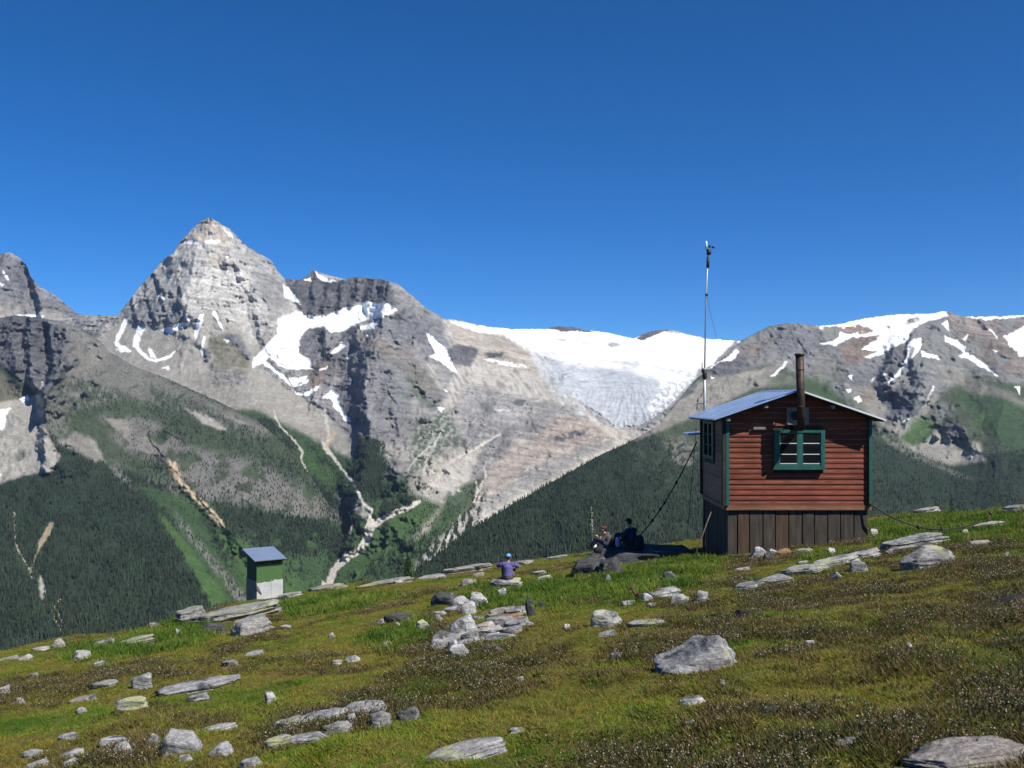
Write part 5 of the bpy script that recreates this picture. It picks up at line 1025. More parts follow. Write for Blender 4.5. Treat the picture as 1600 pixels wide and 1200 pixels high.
for sx0, sx1 in ((x0 + .13, xm - .055), (xm + .055, x1 - .085)):
    bm = bmesh.new(); e = .035
    box(bm, sx0, sx0 + e, ya + .025, ya + .055, zi0, zi1); box(bm, sx1 - e, sx1, ya + .025, ya + .055, zi0, zi1); box(bm, sx0 + e, sx1 - e, ya + .025, ya + .055, zi0, zi0 + e); box(bm, sx0 + e, sx1 - e, ya + .025, ya + .055, zi1 - e, zi1)
    part('sash', bm, M_TEAL, win, hut_loc)
    for k in (1, 2):
        bm = bmesh.new(); zz = zi0 + (zi1 - zi0) * k / 3; box(bm, sx0 + e, sx1 - e, ya + .028, ya + .05, zz - .011, zz + .011); part('glazing_bar', bm, M_WHITE, win, hut_loc)
    bm = bmesh.new(); box(bm, sx0 + e, sx1 - e, ya + .02, ya + .05, zi0 + e, zi0 + e + .02); part('glazing_bead', bm, M_WHITE, win, hut_loc)
    bm = bmesh.new(); box(bm, sx0 + e, sx1 - e, ya + .037, ya + .042, zi0 + e, zi1 - e); part('pane', bm, M_GLASS, win, hut_loc)
# side window
win2 = empty('window', hut_loc, None, None); win2.parent = hut; win2.location = (0, 0, 0)
y0, y1, z0, z1 = W1['y0'], W1['y1'], W1['z0'], W1['z1']; xa, xb = HX0 - .09, HX0 + .05
bm = bmesh.new(); box(bm, xa, xb, y0 - .02, y0 + .2, z0, z1); box(bm, xa, xb, y1 - .2, y1 + .02, z0, z1); box(bm, xa, xb, y0 + .2, y1 - .2, z1 - .09, z1); box(bm, xa, xb, y0 + .2, y1 - .2, z0, z0 + .09); part('frame', bm, M_DKTEAL, win2, hut_loc)
ym = (y0 + y1) / 2
bm = bmesh.new(); box(bm, xa + .01, xa + .05, ym - .07, ym + .07, z0 + .09, z1 - .09)
for k in (1, 2):
    zz = z0 + .09 + (z1 - z0 - .18) * k / 3; box(bm, xa + .02, xa + .045, y0 + .2, ym - .07, zz - .012, zz + .012); box(bm, xa + .02, xa + .045, ym + .07, y1 - .2, zz - .012, zz + .012)
part('glazing_bar', bm, M_DKTEAL, win2, hut_loc)
bm = bmesh.new(); box(bm, xa + .055, xa + .06, y0 + .2, y1 - .2, z0 + .09, z1 - .09); part('pane', bm, M_GLASS, win2, hut_loc)
bm = bmesh.new(); box(bm, xa + .075, xa + .08, y0 + .22, y1 - .22, z0 + .1, z1 - .1); part('reflection_sheet', bm, M_WHITE, win2, hut_loc)  # white sheet added behind the glass for reflected snow and sky
# stove pipe, vent plate, small lamp
xp = (1250.5 - 800) / F * 28.56
bm = bmesh.new(); tube(bm, [(xp + .03, 28.56, -.86), (xp + .01, 28.56, .1), (xp - .02, 28.56, 1.27)], .115, 20); tube(bm, [(xp, 28.56, .86), (xp, 28.56, .885)], .122, 20); tube(bm, [(xp, 28.56, -.2), (xp, 28.56, -.175)], .122, 20)
pipe = part('stove_pipe', bm, M_PIPE, hut, hut_loc, True)
bm = bmesh.new(); tube(bm, [(xp - .02, 28.56, 1.265), (xp - .02, 28.56, 1.30), (xp - .02, 28.56, 1.33)], [.135, .15, .14], 20); part('cap', bm, M_PIPE, pipe, hut_loc, True)
bm = bmesh.new(); tube(bm, [(xp + .03, 28.60, -.80), (xp + .03, HY0 + .02, -.80)], .10, 16); tube(bm, [(xp, 28.66, .1), (xp, HY0, .08)], .015, 6); tube(bm, [(xp + .02, 28.66, -.35), (xp + .02, HY0, -.35)], .012, 6); part('elbow', bm, M_PIPE, pipe, hut_loc, True)
bm = bmesh.new(); box(bm, 8.04, 8.68, HY0 - .075, HY0 - .036, -.72, -.22); vp = part('vent_plate', bm, M_PANEL, hut, hut_loc)
bm = bmesh.new(); tube(bm, [(8.28, HY0 - .078, -.46), (8.28, HY0 - .11, -.46)], [.13, .13], 20); part('vent', bm, M_BLACK, vp, hut_loc)
bm = bmesh.new(); box(bm, 7.05, 7.42, HY0 - .12, HY0 - .036, -.86, -.79); part('lamp', bm, M_PANEL, hut, hut_loc)
bm = bmesh.new(); box(bm, 8.30, 8.46, HY0 - .16, HY0 - .1, -.86, -.80); part('bracket', bm, M_TEAL, hut, hut_loc)

# ------------------------------------------------------------------ mast with wind sensor
def P(px, py, d): return Vector(((px - 800) / F * d, d, -(py - HY) / F * d))
MD = 33.4
mb = P(1101, 640, MD); mast_loc = Vector((mb.x - .03, MD, gz(mb.x, MD) - .1))
mast = empty('weather_mast', mast_loc, 'tall thin steel weather mast with a wind sensor rising behind the hut roof', 'mast')
bm = bmesh.new(); tube(bm, [mast_loc, P(1101, 640, MD), P(1101, 575, MD)], .045, 10); part('lower_pole', bm, M_STEEL, mast, mast_loc, True)
bm = bmesh.new(); tube(bm, [P(1101, 580, MD), P(1103, 470, MD), P(1106.5, 392, MD)], [.028, .024, .02], 8); part('upper_pole', bm, M_STEEL, mast, mast_loc, True)
bm = bmesh.new(); tube(bm, [P(1101, 592, MD), P(1101, 577, MD)], .075, 10); tube(bm, [P(1104.2, 462, MD), P(1104.3, 459, MD)], .05, 8); part('clamp', bm, M_BLACK, mast, mast_loc, True)
bm = bmesh.new(); tube(bm, [P(1101, 582, MD), P(1097, 582, MD), P(1097, 566, MD)], .02, 6); tube(bm, [P(1101, 631, MD), P(1089, 631, MD), P(1089, 640, MD)], .02, 6); part('bracket', bm, M_BLACK, mast, mast_loc)
bm = bmesh.new(); tube(bm, [P(1106, 418, MD), P(1106.4, 402, MD)], .05, 8); tube(bm, [P(1107.5, 398, MD), P(1107.5, 390, MD)], .075, 10)
sen = part('wind_sensor', bm, M_BLACK, mast, mast_loc, True)
bm = bmesh.new(); tube(bm, [P(1104, 390, MD), P(1103.5, 377, MD)], .032, 8); part('rod', bm, M_WHITE, sen, mast_loc, True)
hub = P(1109, 386, MD)
for a in (0.3, 2.4, 4.5):
    c = hub + Vector((math.cos(a) * .13, math.sin(a) * .13, 0)); bm = bmesh.new(); tube(bm, [hub, c], .01, 6); ell(bm, c, (.045, .045, .045), 10); part('cup', bm, M_BLACK, sen, mast_loc, True)
bm = bmesh.new(); tube(bm, [P(1104.3, 461, MD), P(1112, 497, MD + 1.5), P(1120, 530, MD + 3), P(1150, 640, MD + 7)], .006, 5); part('guy_wire', bm, M_STEEL, mast, mast_loc)

# cables and poles about the hut
def sag(a, b, s, n_=14):
    a = Vector(a); b = Vector(b); return [a.lerp(b, k / n_) - Vector((0, 0, 4 * s * (k / n_) * (1 - k / n_))) for k in range(n_ + 1)]
def cable(pts, r, label, mat=None, name='cable', knots=()):
    base = pts[-1]; bm = bmesh.new(); tube(bm, [q - base for q in pts], r, 7)
    for k in knots: ell(bm, pts[k] - base, (r * 2.2, r * 2.2, r * 3), 8)
    o = bobj(name, bm, mat or M_ROPE, None, True); o.location = base; return tag(o, label, 'cable')
cable(sag(P(1089, 690, 33.0), P(1001, 836, 34.2), .25), .022, 'thick dark rope running from the hut down behind the resting people', knots=(5, 8, 9, 11), name='rope')
cable(sag(P(1088, 668, 33.3), P(1074, 836, 32.5), .0), .010, 'thin dark wire hanging straight down beside the left hut wall')
ex = hit(1541, 822)
cable([P(1357, 786, 29.1)] + sag(P(1361, 788, 29.0), ex + Vector((-.1, 0, .12)), .45)[1:], .024, 'dark cable sagging from the right hut corner to the anchor stake', knots=(6, 9))
bm = bmesh.new(); a = P(1114, 792, 29.4) ; b = P(1083, 882, 28.6); b.z = gz(b.x, b.y) - .02
tube(bm, [Vector((0, 0, 0)), a - b], .018, 7); o = bobj('pole', bm, simple('bare_pole', (.11, .075, .05), .8), None, True); o.location = b; tag(o, 'thin brown pole leaning on the left corner of the hut base', 'pole')
bm = bmesh.new(); tube(bm, [(-.13, 0, -.15), (.0, 0, .08), (.14, 0, .36)], .028, 8); ell(bm, (.12, 0, .34), (.05, .04, .06), 10)
o = bobj('anchor_stake', bm, M_PIPE, None, True); o.location = ex; tag(o, 'rusty leaning anchor stake on the slab right of the hut', 'stake')
g = hit(1004, 937)
bm = bmesh.new(); tube(bm, [(-.19, 0, .19), (-.13, 0, .09), (-.05, 0, .0), (.06, 0, .05)], .018, 8); tube(bm, [(-.23, 0, .18), (-.14, 0, .2)], .018, 8); tube(bm, [(-.05, -.02, .02), (.12, 0, .10), (.24, 0, .16), (.62, .05, .17)], .015, 6); box(bm, -.10, .04, -.04, .04, -.02, .11)
o = bobj('handle', bm, simple('rusty_red_iron', (.10, .025, .018), .7, .2, .4, 12), None, True); o.location = g; tag(o, 'bent rusty red iron handle leaning on a grey slab', 'handle')

# ------------------------------------------------------------------ outhouse
M_GREEN = simple('green_paint', (.056, .125, .040), .7, 0, .2, 4, .004, (1, 1, 7))
M_DGREEN = simple('shaded_wall_and_trim_green', (.035, .062, .028), .8, 0, .4, 4, .004, (6, 6, .8))  # darker copy of the green for the shaded side walls; trim shares it
M_SKIRT = simple('dull_sheet_metal', (.47, .475, .48), .5, .1, .14, 3, .006)
OD = 37.0; oloc = P(401, 937, OD); oloc.z = gz(oloc.x, oloc.y) + .02
zb = P(401, 937, OD).z - oloc.z          # floor line of the photograph
oh = empty('outhouse', oloc, 'narrow green outhouse with a grey metal skirt and a slanting metal roof', 'outhouse', R(33))
OW, ODp, OHt = 1.0, 1.12, 1.46
bm = bmesh.new(); prism(bm, [(0, .66), (0, OHt), (OW, OHt), (OW, .66)], 0, .03); part('front_panel', bm, M_GREEN, oh, (0, 0, 0))
bm = bmesh.new()
for xs in (0, OW - .03):
    v = [bm.verts.new(c) for c in ((xs, .03, .66), (xs, ODp, .66), (xs, ODp, OHt + .2), (xs, .03, OHt), (xs + .03, .03, .66), (xs + .03, ODp, .66), (xs + .03, ODp, OHt + .2), (xs + .03, .03, OHt))]
    for f in ((0, 1, 2, 3), (7, 6, 5, 4), (0, 4, 5, 1), (1, 5, 6, 2), (2, 6, 7, 3), (3, 7, 4, 0)): bm.faces.new([v[q] for q in f])
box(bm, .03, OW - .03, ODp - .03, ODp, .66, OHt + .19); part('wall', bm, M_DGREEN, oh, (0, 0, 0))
bm = bmesh.new(); rag = [(0, -.4)] + [(k * OW / 10, .66 + random.uniform(-.012, .03) + (.05 if k > 6 else 0)) for k in range(11)] + [(OW, -.4)]
prism(bm, rag, -.028, -.004); prism(bm, [(OW * .55, -.4), (OW * .55, .72), (OW * .58, .72), (OW * .58, -.4)], -.04, -.03); part('metal_skirt', bm, M_SKIRT, oh, (0, 0, 0))
bm = bmesh.new(); box(bm, -.025, -.004, 0, ODp, -.5, .72); box(bm, OW + .004, OW + .025, 0, ODp, -.5, .72); box(bm, 0, OW, ODp - .04, ODp - .02, -.5, .7); part('side_skirt', bm, simple('shaded_sheet_metal', (.10, .11, .115), .6, .2, .3, 4), oh, (0, 0, 0))  # darker skirt metal, the shade of the sides put into its colour
m = Matrix.Translation((0, -.06, OHt + .02)) @ Matrix.Rotation(math.atan(.185), 4, 'X')
bm = bmesh.new(); box(bm, -.13, OW + .09, -.12, ODp + .24, .03, .06, m); orf = part('roof', bm, M_ROOF, oh, (0, 0, 0))
bm = bmesh.new(); box(bm, -.09, OW + .05, -.08, ODp + .2, -.03, .026, m); part('roof_boarding', bm, M_WOODD, orf, (0, 0, 0))
bm = bmesh.new(); box(bm, .02, OW - .02, -.02, -.004, OHt - .20, OHt - .185); box(bm, .2, .215, -.02, -.004, OHt - .18, OHt - .03); box(bm, .62, .635, -.02, -.004, OHt - .18, OHt - .03); box(bm, .42, .47, -.09, -.004, OHt - .1, OHt + .0); box(bm, .88, .93, -.09, -.004, OHt - .1, OHt + .0); part('trim', bm, M_DGREEN, oh, (0, 0, 0))
bm = bmesh.new(); prism(bm, [(-.02, .62), (.06, .50), (.17, .28), (.17, .22), (.05, .36), (-.02, .44)], -.06, -.032); part('torn_flap', bm, simple('torn_brown_metal', (.16, .12, .11), .6, .2, .4, 9), oh, (0, 0, 0))

# ------------------------------------------------------------------ small trees
M_LEAF, nt, n, l, p = newmat('conifer_needles')
at = n.new('ShaderNodeAttribute'); at.attribute_name = 'cover'; l.new(at.outputs[0], p.inputs['Base Color']); p.inputs['Roughness'].default_value = .8; p.inputs['Specular IOR Level'].default_value = .15
M_BARK = simple('bark', (.13, .10, .08), .9, 0, .3, 14)
def conifer(loc, h, r0, label, dens=1.0, name='conifer', group=None, bare=0):
    t = empty(name, loc, label, 'tree', 0, group)
    bm = bmesh.new(); tube(bm, [(0, 0, -.1), (.02, 0, h * .5), (0, .01, h)], [h * .035, h * .022, .006], 8)
    if bare:
        for k in range(18):
            z = h * random.uniform(.1, .95); a = random.uniform(0, 6.28); L = r0 * random.uniform(.4, 1); tube(bm, [(0, 0, z), (math.cos(a) * L, math.sin(a) * L, z - L * .2)], [.012, .004], 5)
    bobj('trunk', bm, M_BARK if not bare else simple('grey_dead_wood', (.30, .29, .26), .9, 0, .3, 14), t, True)
    nn = int(1500 * dens); z = rng.uniform(.06, 1.0, nn) ** 1.25; a = rng.uniform(0, 6.28, nn); rr = (1 - z) * r0 * rng.uniform(.25, 1, nn) * (1 + .35 * np.sin(a * 5 + z * 40)) + .02
    c = np.stack([np.cos(a) * rr, np.sin(a) * rr, z * h - rr * .25], 1); sz = h * .045 * rng.uniform(.6, 1.4, nn)
    d1 = rng.normal(size=(nn, 3)); d1 /= np.linalg.norm(d1, axis=1)[:, None]; d2 = np.cross(d1, rng.normal(size=(nn, 3))); d2 /= np.linalg.norm(d2, axis=1)[:, None]
    V = np.stack([c - d2 * sz[:, None] * .4, c + d2 * sz[:, None] * .4, c + d1 * sz[:, None] * 1.5], 1).reshape(-1, 3)
    col = np.repeat(np.stack([.05 * (g_ := rng.uniform(.5, 1.5, nn)), .085 * g_, .03 * g_], 1), 3, 0)
    aobj('crown', V, np.arange(nn * 3).reshape(-1, 3), M_LEAF, col, t)
    return t
g = hit(638, 907); conifer(g, 38 * g.y / F, .30, 'little green fir on the skyline slab between outhouse and blue cap', 1.0)
g = hit(1487, 802); conifer(g, 24 * g.y / F, .10, 'tiny dark fir sapling on the skyline right of the hut', .25)
g = Vector(((924 - 800) / F * 33.5, 33.5, LZ - .15)); conifer(g, 60 * g.y / F, .12, 'thin bare dead sapling beside the resting people', .05, bare=1, name='dead_sapling')

# ------------------------------------------------------------------ people
M_SKIN = simple('skin', (.48, .27, .19), .6, 0, .12, 10)
M_NAVY = simple('navy_cloth', (.020, .030, .075), .9, 0, .3, 14)
M_VIOLET = simple('violet_blue_cloth', (.095, .085, .22), .9, 0, .18, 10, .006)
M_CAP = simple('light_blue_cap', (.13, .32, .62), .8, 0, .12, 20)
M_DKCLOTH = simple('dark_cloth', (.018, .018, .022), .9, 0, .3, 14)
M_GREYCL = simple('grey_brown_cloth', (.075, .065, .06), .9, 0, .3, 14)
M_HAIR = simple('dark_hair', (.035, .018, .012), .6, 0, .4, 40)
M_RBAND = simple('reddish_cloth', (.20, .03, .03), .8, 0, .3, 16)
M_EYE = simple('eye', (.03, .02, .02), .2)
def remesh(o, v):
    md = o.modifiers.new('r', 'REMESH'); md.mode = 'VOXEL'; md.voxel_size = v; md.use_smooth_shade = True
    s_ = o.modifiers.new('s', 'SMOOTH'); s_.iterations = 3; s_.factor = .5
def person(loc, rz, J, label, shirt, trousers, cap=None, hair=True, capcol=None, band=None):
    """J: joints in metres, the figure faces +y"""
    t = empty('person', loc, label, 'person', rz)
    V = lambda q: Vector(q)
    bm = bmesh.new(); hd = V(J['head']); nk = V(J['neck']); hp = V(J['hip']); ch = V(J['chest'])
    tube(bm, [hp, hp.lerp(ch, .5), ch, nk], [.14, .13, .15, .06], 14); tube(bm, [nk - V((0, 0, .04)), hd - V((0, 0, .04))], .052, 10)
    ell(bm, hd, (.075, .095, .115)); ell(bm, hd + V((0, .03, -.06)), (.055, .06, .06)); tube(bm, [hd + V((0, .085, .02)), hd + V((0, .115, -.025))], [.012, .018], 8)
    for sx in (-1, 1): ell(bm, hd + V((sx * .078, 0, -.01)), (.014, .025, .034), 8)
    ell(bm, hd + V((0, .085, -.06)), (.025, .015, .008), 8)
    for s_, S, E, Hn, K, A, T in (('L', *[V(J[q + 'l']) for q in ('sh', 'el', 'ha', 'kn', 'an', 'to')]), ('R', *[V(J[q + 'r']) for q in ('sh', 'el', 'ha', 'kn', 'an', 'to')])):
        sg = -1 if s_ == 'L' else 1
        tube(bm, [nk.lerp(ch, .4), S], [.07, .062], 10); tube(bm, [S, S.lerp(E, .5), E], [.06, .05, .042], 10); tube(bm, [E, E.lerp(Hn, .35), Hn], [.043, .042, .028], 10)
        fd = (Hn - E).normalized(); sd = fd.cross(V((0, 0, 1))).normalized(); up = sd.cross(fd)
        tube(bm, [Hn - fd * .01, Hn + fd * .05, Hn + fd * .085], [.028, .038, .034], 10)
        for k, ln in enumerate((.068, .078, .072, .055)):
            b0 = Hn + fd * .08 + sd * (k - 1.5) * .019; tube(bm, [b0, b0 + fd * ln * .5 - up * .006, b0 + fd * ln * .85 - up * .026], [.009, .0085, .007], 7)
        b0 = Hn + fd * .03 - sd * sg * .03; tube(bm, [b0, b0 - sd * sg * .03 + fd * .025, b0 - sd * sg * .035 + fd * .055], [.011, .010, .008], 7)
        hj = hp + V((sg * .095, 0, 0)); tube(bm, [hj, hj.lerp(K, .5), K], [.09, .08, .058], 12); tube(bm, [K, K.lerp(A, .35), A], [.056, .058, .036], 12)
        tube(bm, [A + V((0, -.04, -.02)), T], [.042, .034], 10)
    body = bobj('body', bm, M_SKIN, t, True); remesh(body, .0065)
    for sx in (-1, 1):
        bm = bmesh.new(); ell(bm, hd + V((sx * .032, .083, .012)), (.012, .012, .009), 8); bobj('eye', bm, M_EYE, t, True)
    bm = bmesh.new(); tube(bm, [hp - V((0, 0, .03)), hp.lerp(ch, .5), ch, nk - V((0, 0, .02))], [.165, .155, .17, .08], 16)
    for q, sg in (('l', -1), ('r', 1)):
        S, E = V(J['sh' + q]), V(J['el' + q]); tube(bm, [nk.lerp(ch, .4), S], [.09, .08], 12); tube(bm, [S, S.lerp(E, .5), S.lerp(E, J.get('sleeve', .75))], [.079, .072, .07], 12)
    sh = bobj('shirt', bm, shirt, t, True); remesh(sh, .012)
    bm = bmesh.new(); tube(bm, [hp - V((0, 0, .05)), hp + V((0, 0, .06))], [.165, .16], 14)
    for q, sg in (('l', -1), ('r', 1)):
        K, A = V(J['kn' + q]), V(J['an' + q]); hj = hp + V((sg * .095, 0, 0)); e = J.get('shorts', 1.0)
        tube(bm, [hj, hj.lerp(K, .5), K], [.112, .1, .078], 12)
        if e > .5: tube(bm, [K, K.lerp(A, .5), K.lerp(A, .9)], [.078, .07, .06], 12)
    tr_ = bobj('trousers', bm, trousers, t, True); remesh(tr_, .012)
    for q in 'lr':
        A, T = V(J['an' + q]), V(J['to' + q]); bm = bmesh.new(); tube(bm, [A + V((0, -.05, -.03)), A.lerp(T, .5), T], [.054, .052, .044], 12); tube(bm, [A + V((0, 0, .05)), A + V((0, -.02, -.03))], [.05, .055], 12); s2 = bobj('boot', bm, M_DKCLOTH, t, True); remesh(s2, .01)
    if hair:
        bm = bmesh.new(); ell(bm, hd + V((0, -.018, .022)), (.085, .092, .108)); bmesh.ops.delete(bm, geom=[f for f in bm.faces if f.calc_center_median().y > hd.y + .05 and f.calc_center_median().z < hd.z + .06], context='FACES'); hr = bobj('hair', bm, M_HAIR, t, True); md = hr.modifiers.new('t', 'SOLIDIFY'); md.thickness = .01
    if band:
        bm = bmesh.new(); ell(bm, hd + V((0, -.06, .075)), (.075, .06, .05)); ell(bm, hd + V((.0, .02, .085)), (.08, .09, .035)); bobj('bandana', bm, band, t, True)
    if cap:
        bm = bmesh.new(); ell(bm, hd + V((0, -.005, .035)), (.092, .108, .098)); bmesh.ops.delete(bm, geom=[v for v in bm.verts if v.co.z < hd.z + .02], context='VERTS')
        v0 = [bm.verts.new(hd + V((.085 * math.cos(a), .09 + .075 * math.sin(a), .028))) for a in np.linspace(0, math.pi, 9)]; v1 = [bm.verts.new(v.co + V((0, 0, .012))) for v in v0]
        bm.faces.new(v0); bm.faces.new(list(reversed(v1)))
        for k in range(8): bm.faces.new((v0[k + 1], v0[k], v1[k], v1[k + 1]))
        bm.faces.new((v0[0], v0[-1], v1[-1], v1[0]))
        bobj('cap', bm, cap, t, True)
    return t
# the one on the slab, back turned, forearms on the knees
g = hit(793, 921); pd = g.y + .28
pd = g.y + .45; top = P(793, 866, pd).z; seat = P(794, 906, pd).z
k = (top - seat) / .845
add_rock((795 - 800) / F * pd, pd + .02, gz(0, pd), 1.05, .75, max(seat - gz(0, pd), .1) + .03, 's', 'g', 'flat grey slab under the person in the blue cap', tilt=-.04, yaw=.1, sink=.3, wedge=0)
J = dict(hip=(0, 0, .11), chest=(0, .06, .40), neck=(0, .10, .56), head=(.01, .13, .72), shl=(-.19, .07, .50), shr=(.19, .07, .50), ell=(-.37, .20, .42), elr=(.37, .20, .42), hal=(-.16, .44, .36), har=(.20, .44, .30),
         knl=(-.17, .46, .33), knr=(.17, .46, .33), anl=(-.15, .60, .00), anr=(.15, .60, .00), tol=(-.16, .78, -.05), tor=(.16, .78, -.05), sleeve=.95, shorts=.0)
t = person(Vector(((793.5 - 800) / F * pd, pd, seat)), R(-4), J, 'person in a light blue cap and violet shirt sitting back turned on a slab', M_VIOLET, M_GREYCL, cap=M_CAP); t.scale = (k, k, k)
# navy shirt, sitting on the ledge, half turned to the left
J = dict(hip=(0, 0, .12), chest=(0, .04, .42), neck=(0, .09, .60), head=(0, .14, .77), shl=(-.19, .05, .53), shr=(.19, .05, .53), ell=(-.27, .20, .32), elr=(.27, .20, .32), hal=(-.12, .42, .30), har=(.14, .42, .30),
         knl=(-.16, .44, .40), knr=(.16, .44, .40), anl=(-.13, .62, .06), anr=(.13, .62, .06), tol=(-.14, .80, .03), tor=(.14, .80, .03), sleeve=1.0)
pd = 31.6; LT = P(985, 856, pd).z
t = person(Vector(((988 - 800) / F * pd, pd, LT)), R(48), J, 'person in navy shirt and dark cap sitting on the shaded ledge', M_NAVY, M_DKCLOTH, cap=M_DKCLOTH); t.scale = (1.04,) * 3
bm = bmesh.new(); tube(bm, [(0, 0, 0), (0, 0, .04), (0, .01, .3), (0, .03, .42), (0, .03, .46)], [.10, .15, .155, .12, .06], 14); o = bobj('backpack', bm, M_DKCLOTH, None, True); remesh(o, .012)
bm = bmesh.new(); ell(bm, (0, -.12, .16), (.11, .05, .12), 12); bobj('pocket', bm, M_DKCLOTH, o, True)
bm = bmesh.new(); tube(bm, [(-.07, .12, .4), (-.08, .17, .28), (-.07, .13, .08)], .014, 6); tube(bm, [(.07, .12, .4), (.08, .17, .28), (.07, .13, .08)], .014, 6); bobj('strap', bm, M_GREYCL, o, True)
o.location = ((999 - 800) / F * 31.3, 31.3, LT - .02); tag(o, 'black backpack leaning against the back of the person in navy', 'backpack')
# the one with the reddish headscarf
J2 = dict(J); J2.update(head=(.0, .20, .70), neck=(0, .13, .55), hal=(-.05, .40, .42), har=(.06, .42, .44))
pd = 32.0; LT2 = P(950, 857, pd).z
t = person(Vector(((951 - 800) / F * pd, pd, LT2)), R(75), J2, 'person with reddish headscarf and grey shirt crouched on the shaded ledge', M_GREYCL, M_NAVY, band=M_RBAND); t.scale = (.86,) * 3
def lump(name, px, py, d, r, mat, label, cat, z=None):
    bm = bmesh.new(); ell(bm, (0, 0, r[2]), r, 14)
    c_ = Vector((0, 0, r[2]))
    for v in bm.verts:
        q_ = v.co - c_; n_ = [q_[k] / r[k] for k in range(3)]; p_ = sum(abs(a) ** 4 for a in n_) ** .25; v.co = c_ + q_ / max(p_, .5)
    for v in bm.verts: v.co += Vector((random.uniform(-1, 1), random.uniform(-1, 1), random.uniform(-1, 1))) * min(r) * .12
    o = bobj(name, bm, mat, None, True); o.location = P(px, py, d); tag(o, label, cat); return o
lump('bag', 965, 855, 31.75, (.07, .07, .17), simple('pale_blue_cloth', (.40, .46, .72), .8), 'small pale blue bundle between the two resting people', 'bag')
b_ = lump('backpack', 934, 864, 31.0, (.15, .13, .10), M_DKCLOTH, 'dark blue backpack lying at the left end of the ledge', 'backpack')
bm = bmesh.new(); tube(bm, [(-.12, -.06, .02), (-.09, -.04, .20), (-.05, -.02, .26)], [.045, .045, .02], 10); bobj('bottle', bm, M_WHITE, b_, True)
lump('cup', 938, 842, 31.55, (.03, .03, .03), simple('pink_plastic', (.62, .16, .16), .5), 'small pink cup held by the person with the headscarf', 'cup')
# ------------------------------------------------------------------ grass, heather, flower heads (nobody could count them)
M_BLADE, nt, n, l, p = newmat('grass_blades')
at = n.new('ShaderNodeAttribute'); at.attribute_name = 'cover'; l.new(at.outputs[0], p.inputs['Base Color']); p.inputs['Roughness'].default_value = .65; p.inputs['Specular IOR Level'].default_value = .2
tl = n.new('ShaderNodeBsdfTranslucent'); l.new(at.outputs[0], tl.inputs[0]); mx = n.new('ShaderNodeMixShader'); mx.inputs[0].default_value = .3
l.new(p.outputs[0], mx.inputs[1]); l.new(tl.outputs[0], mx.inputs[2]); l.new(mx.outputs[0], n['Material Output'].inputs[0])
LUSH = [[(820, 925), (960, 892), (1090, 862), (1130, 872), (1125, 890), (1060, 925), (1000, 940), (900, 940), (820, 960)],
        [(570, 1000), (640, 965), (665, 960), (680, 985), (660, 1005), (600, 1020)], [(700, 930), (790, 925), (820, 938), (790, 950), (755, 950), (720, 932)],
        [(110, 1012), (180, 1000), (250, 975), (310, 960), (330, 1000), (250, 1015), (160, 1035), (110, 1035)],
        [(430, 945), (520, 925), (640, 930), (560, 950), (450, 965)], [(1245, 868), (1340, 860), (1330, 872), (1270, 880)],
        [(1365, 812), (1460, 806), (1600, 800), (1600, 845), (1450, 850), (1365, 850)], [(740, 920), (860, 900), (900, 925), (800, 950)]]
def inpoly(px, py, poly):
    ins = np.zeros(px.shape, bool)
    for k in range(len(poly)):
        x1, y1 = poly[k]; x2, y2 = poly[(k + 1) % len(poly)]
        if y1 == y2: continue
        ins ^= ((y1 > py) != (y2 > py)) & (px < (x2 - x1) * (py - y1) / (y2 - y1) + x1)
    return ins
def scatter(n_, pw=1.4, dmin=3.6):
    """points on the meadow the picture can see, thinner with distance"""
    out = []
    while sum(map(len, out)) < n_:
        k = n_ * 2; u = rng.uniform(-.85, .85, k); e = edge_d(u) + 1.2; a = 2 - pw
        d = (dmin ** a + rng.uniform(0, 1, k) * (54 ** a - dmin ** a)) ** (1 / a)
        ok = d < e; u, d = u[ok], d[ok]; z = ground_z(u * d, d); py = HY - F * z / d
        ok = py < 1420; out.append(np.stack([u[ok] * d[ok], d[ok], z[ok]], 1))
    q = np.concatenate(out)[:n_]
    keep = ~((q[:, 0] > HX0) & (q[:, 0] < HX1) & (q[:, 1] > HY0 + .02) & (q[:, 1] < HY1))
    keep &= ~((q[:, 0] > 1.9) & (q[:, 0] < 6.2) & (q[:, 1] > 30.5) & (q[:, 1] < 33.4))
    for fx, fy, a, b in FOOT:
        if a > .1: keep &= ((q[:, 0] - fx) / (a * .95)) ** 2 + ((q[:, 1] - fy) / (b * .95)) ** 2 > 1
    return q[keep]
def lushness(q):
    px = 800 + F * q[:, 0] / q[:, 1] + 14 * perlin(q[:, 0] * .9, q[:, 1] * .7, 3) + rng.normal(size=len(q)) * 9; py = HY - F * q[:, 2] / q[:, 1] + 5 * perlin(q[:, 0] * .8, q[:, 1] * .8, 8) + rng.normal(size=len(q)) * 4
    m = np.zeros(len(q), bool)
    for pl in LUSH: m |= inpoly(px, py, pl)
    return m
def heathness(q):
    """0 green turf .. 1 brown heather"""
    d = q[:, 1]
    v = fbm(q[:, 0] / 2.2 + 4, q[:, 1] / 3.4, 4.0, 4) * 1.7 + .9 * fbm(q[:, 0] / .6, q[:, 1] / .75, 7.0, 3)
    return v + .10 - .014 * np.maximum(d - 12, 0) + .14 * np.clip((q[:, 0] - 1) / 4, -1, 1)
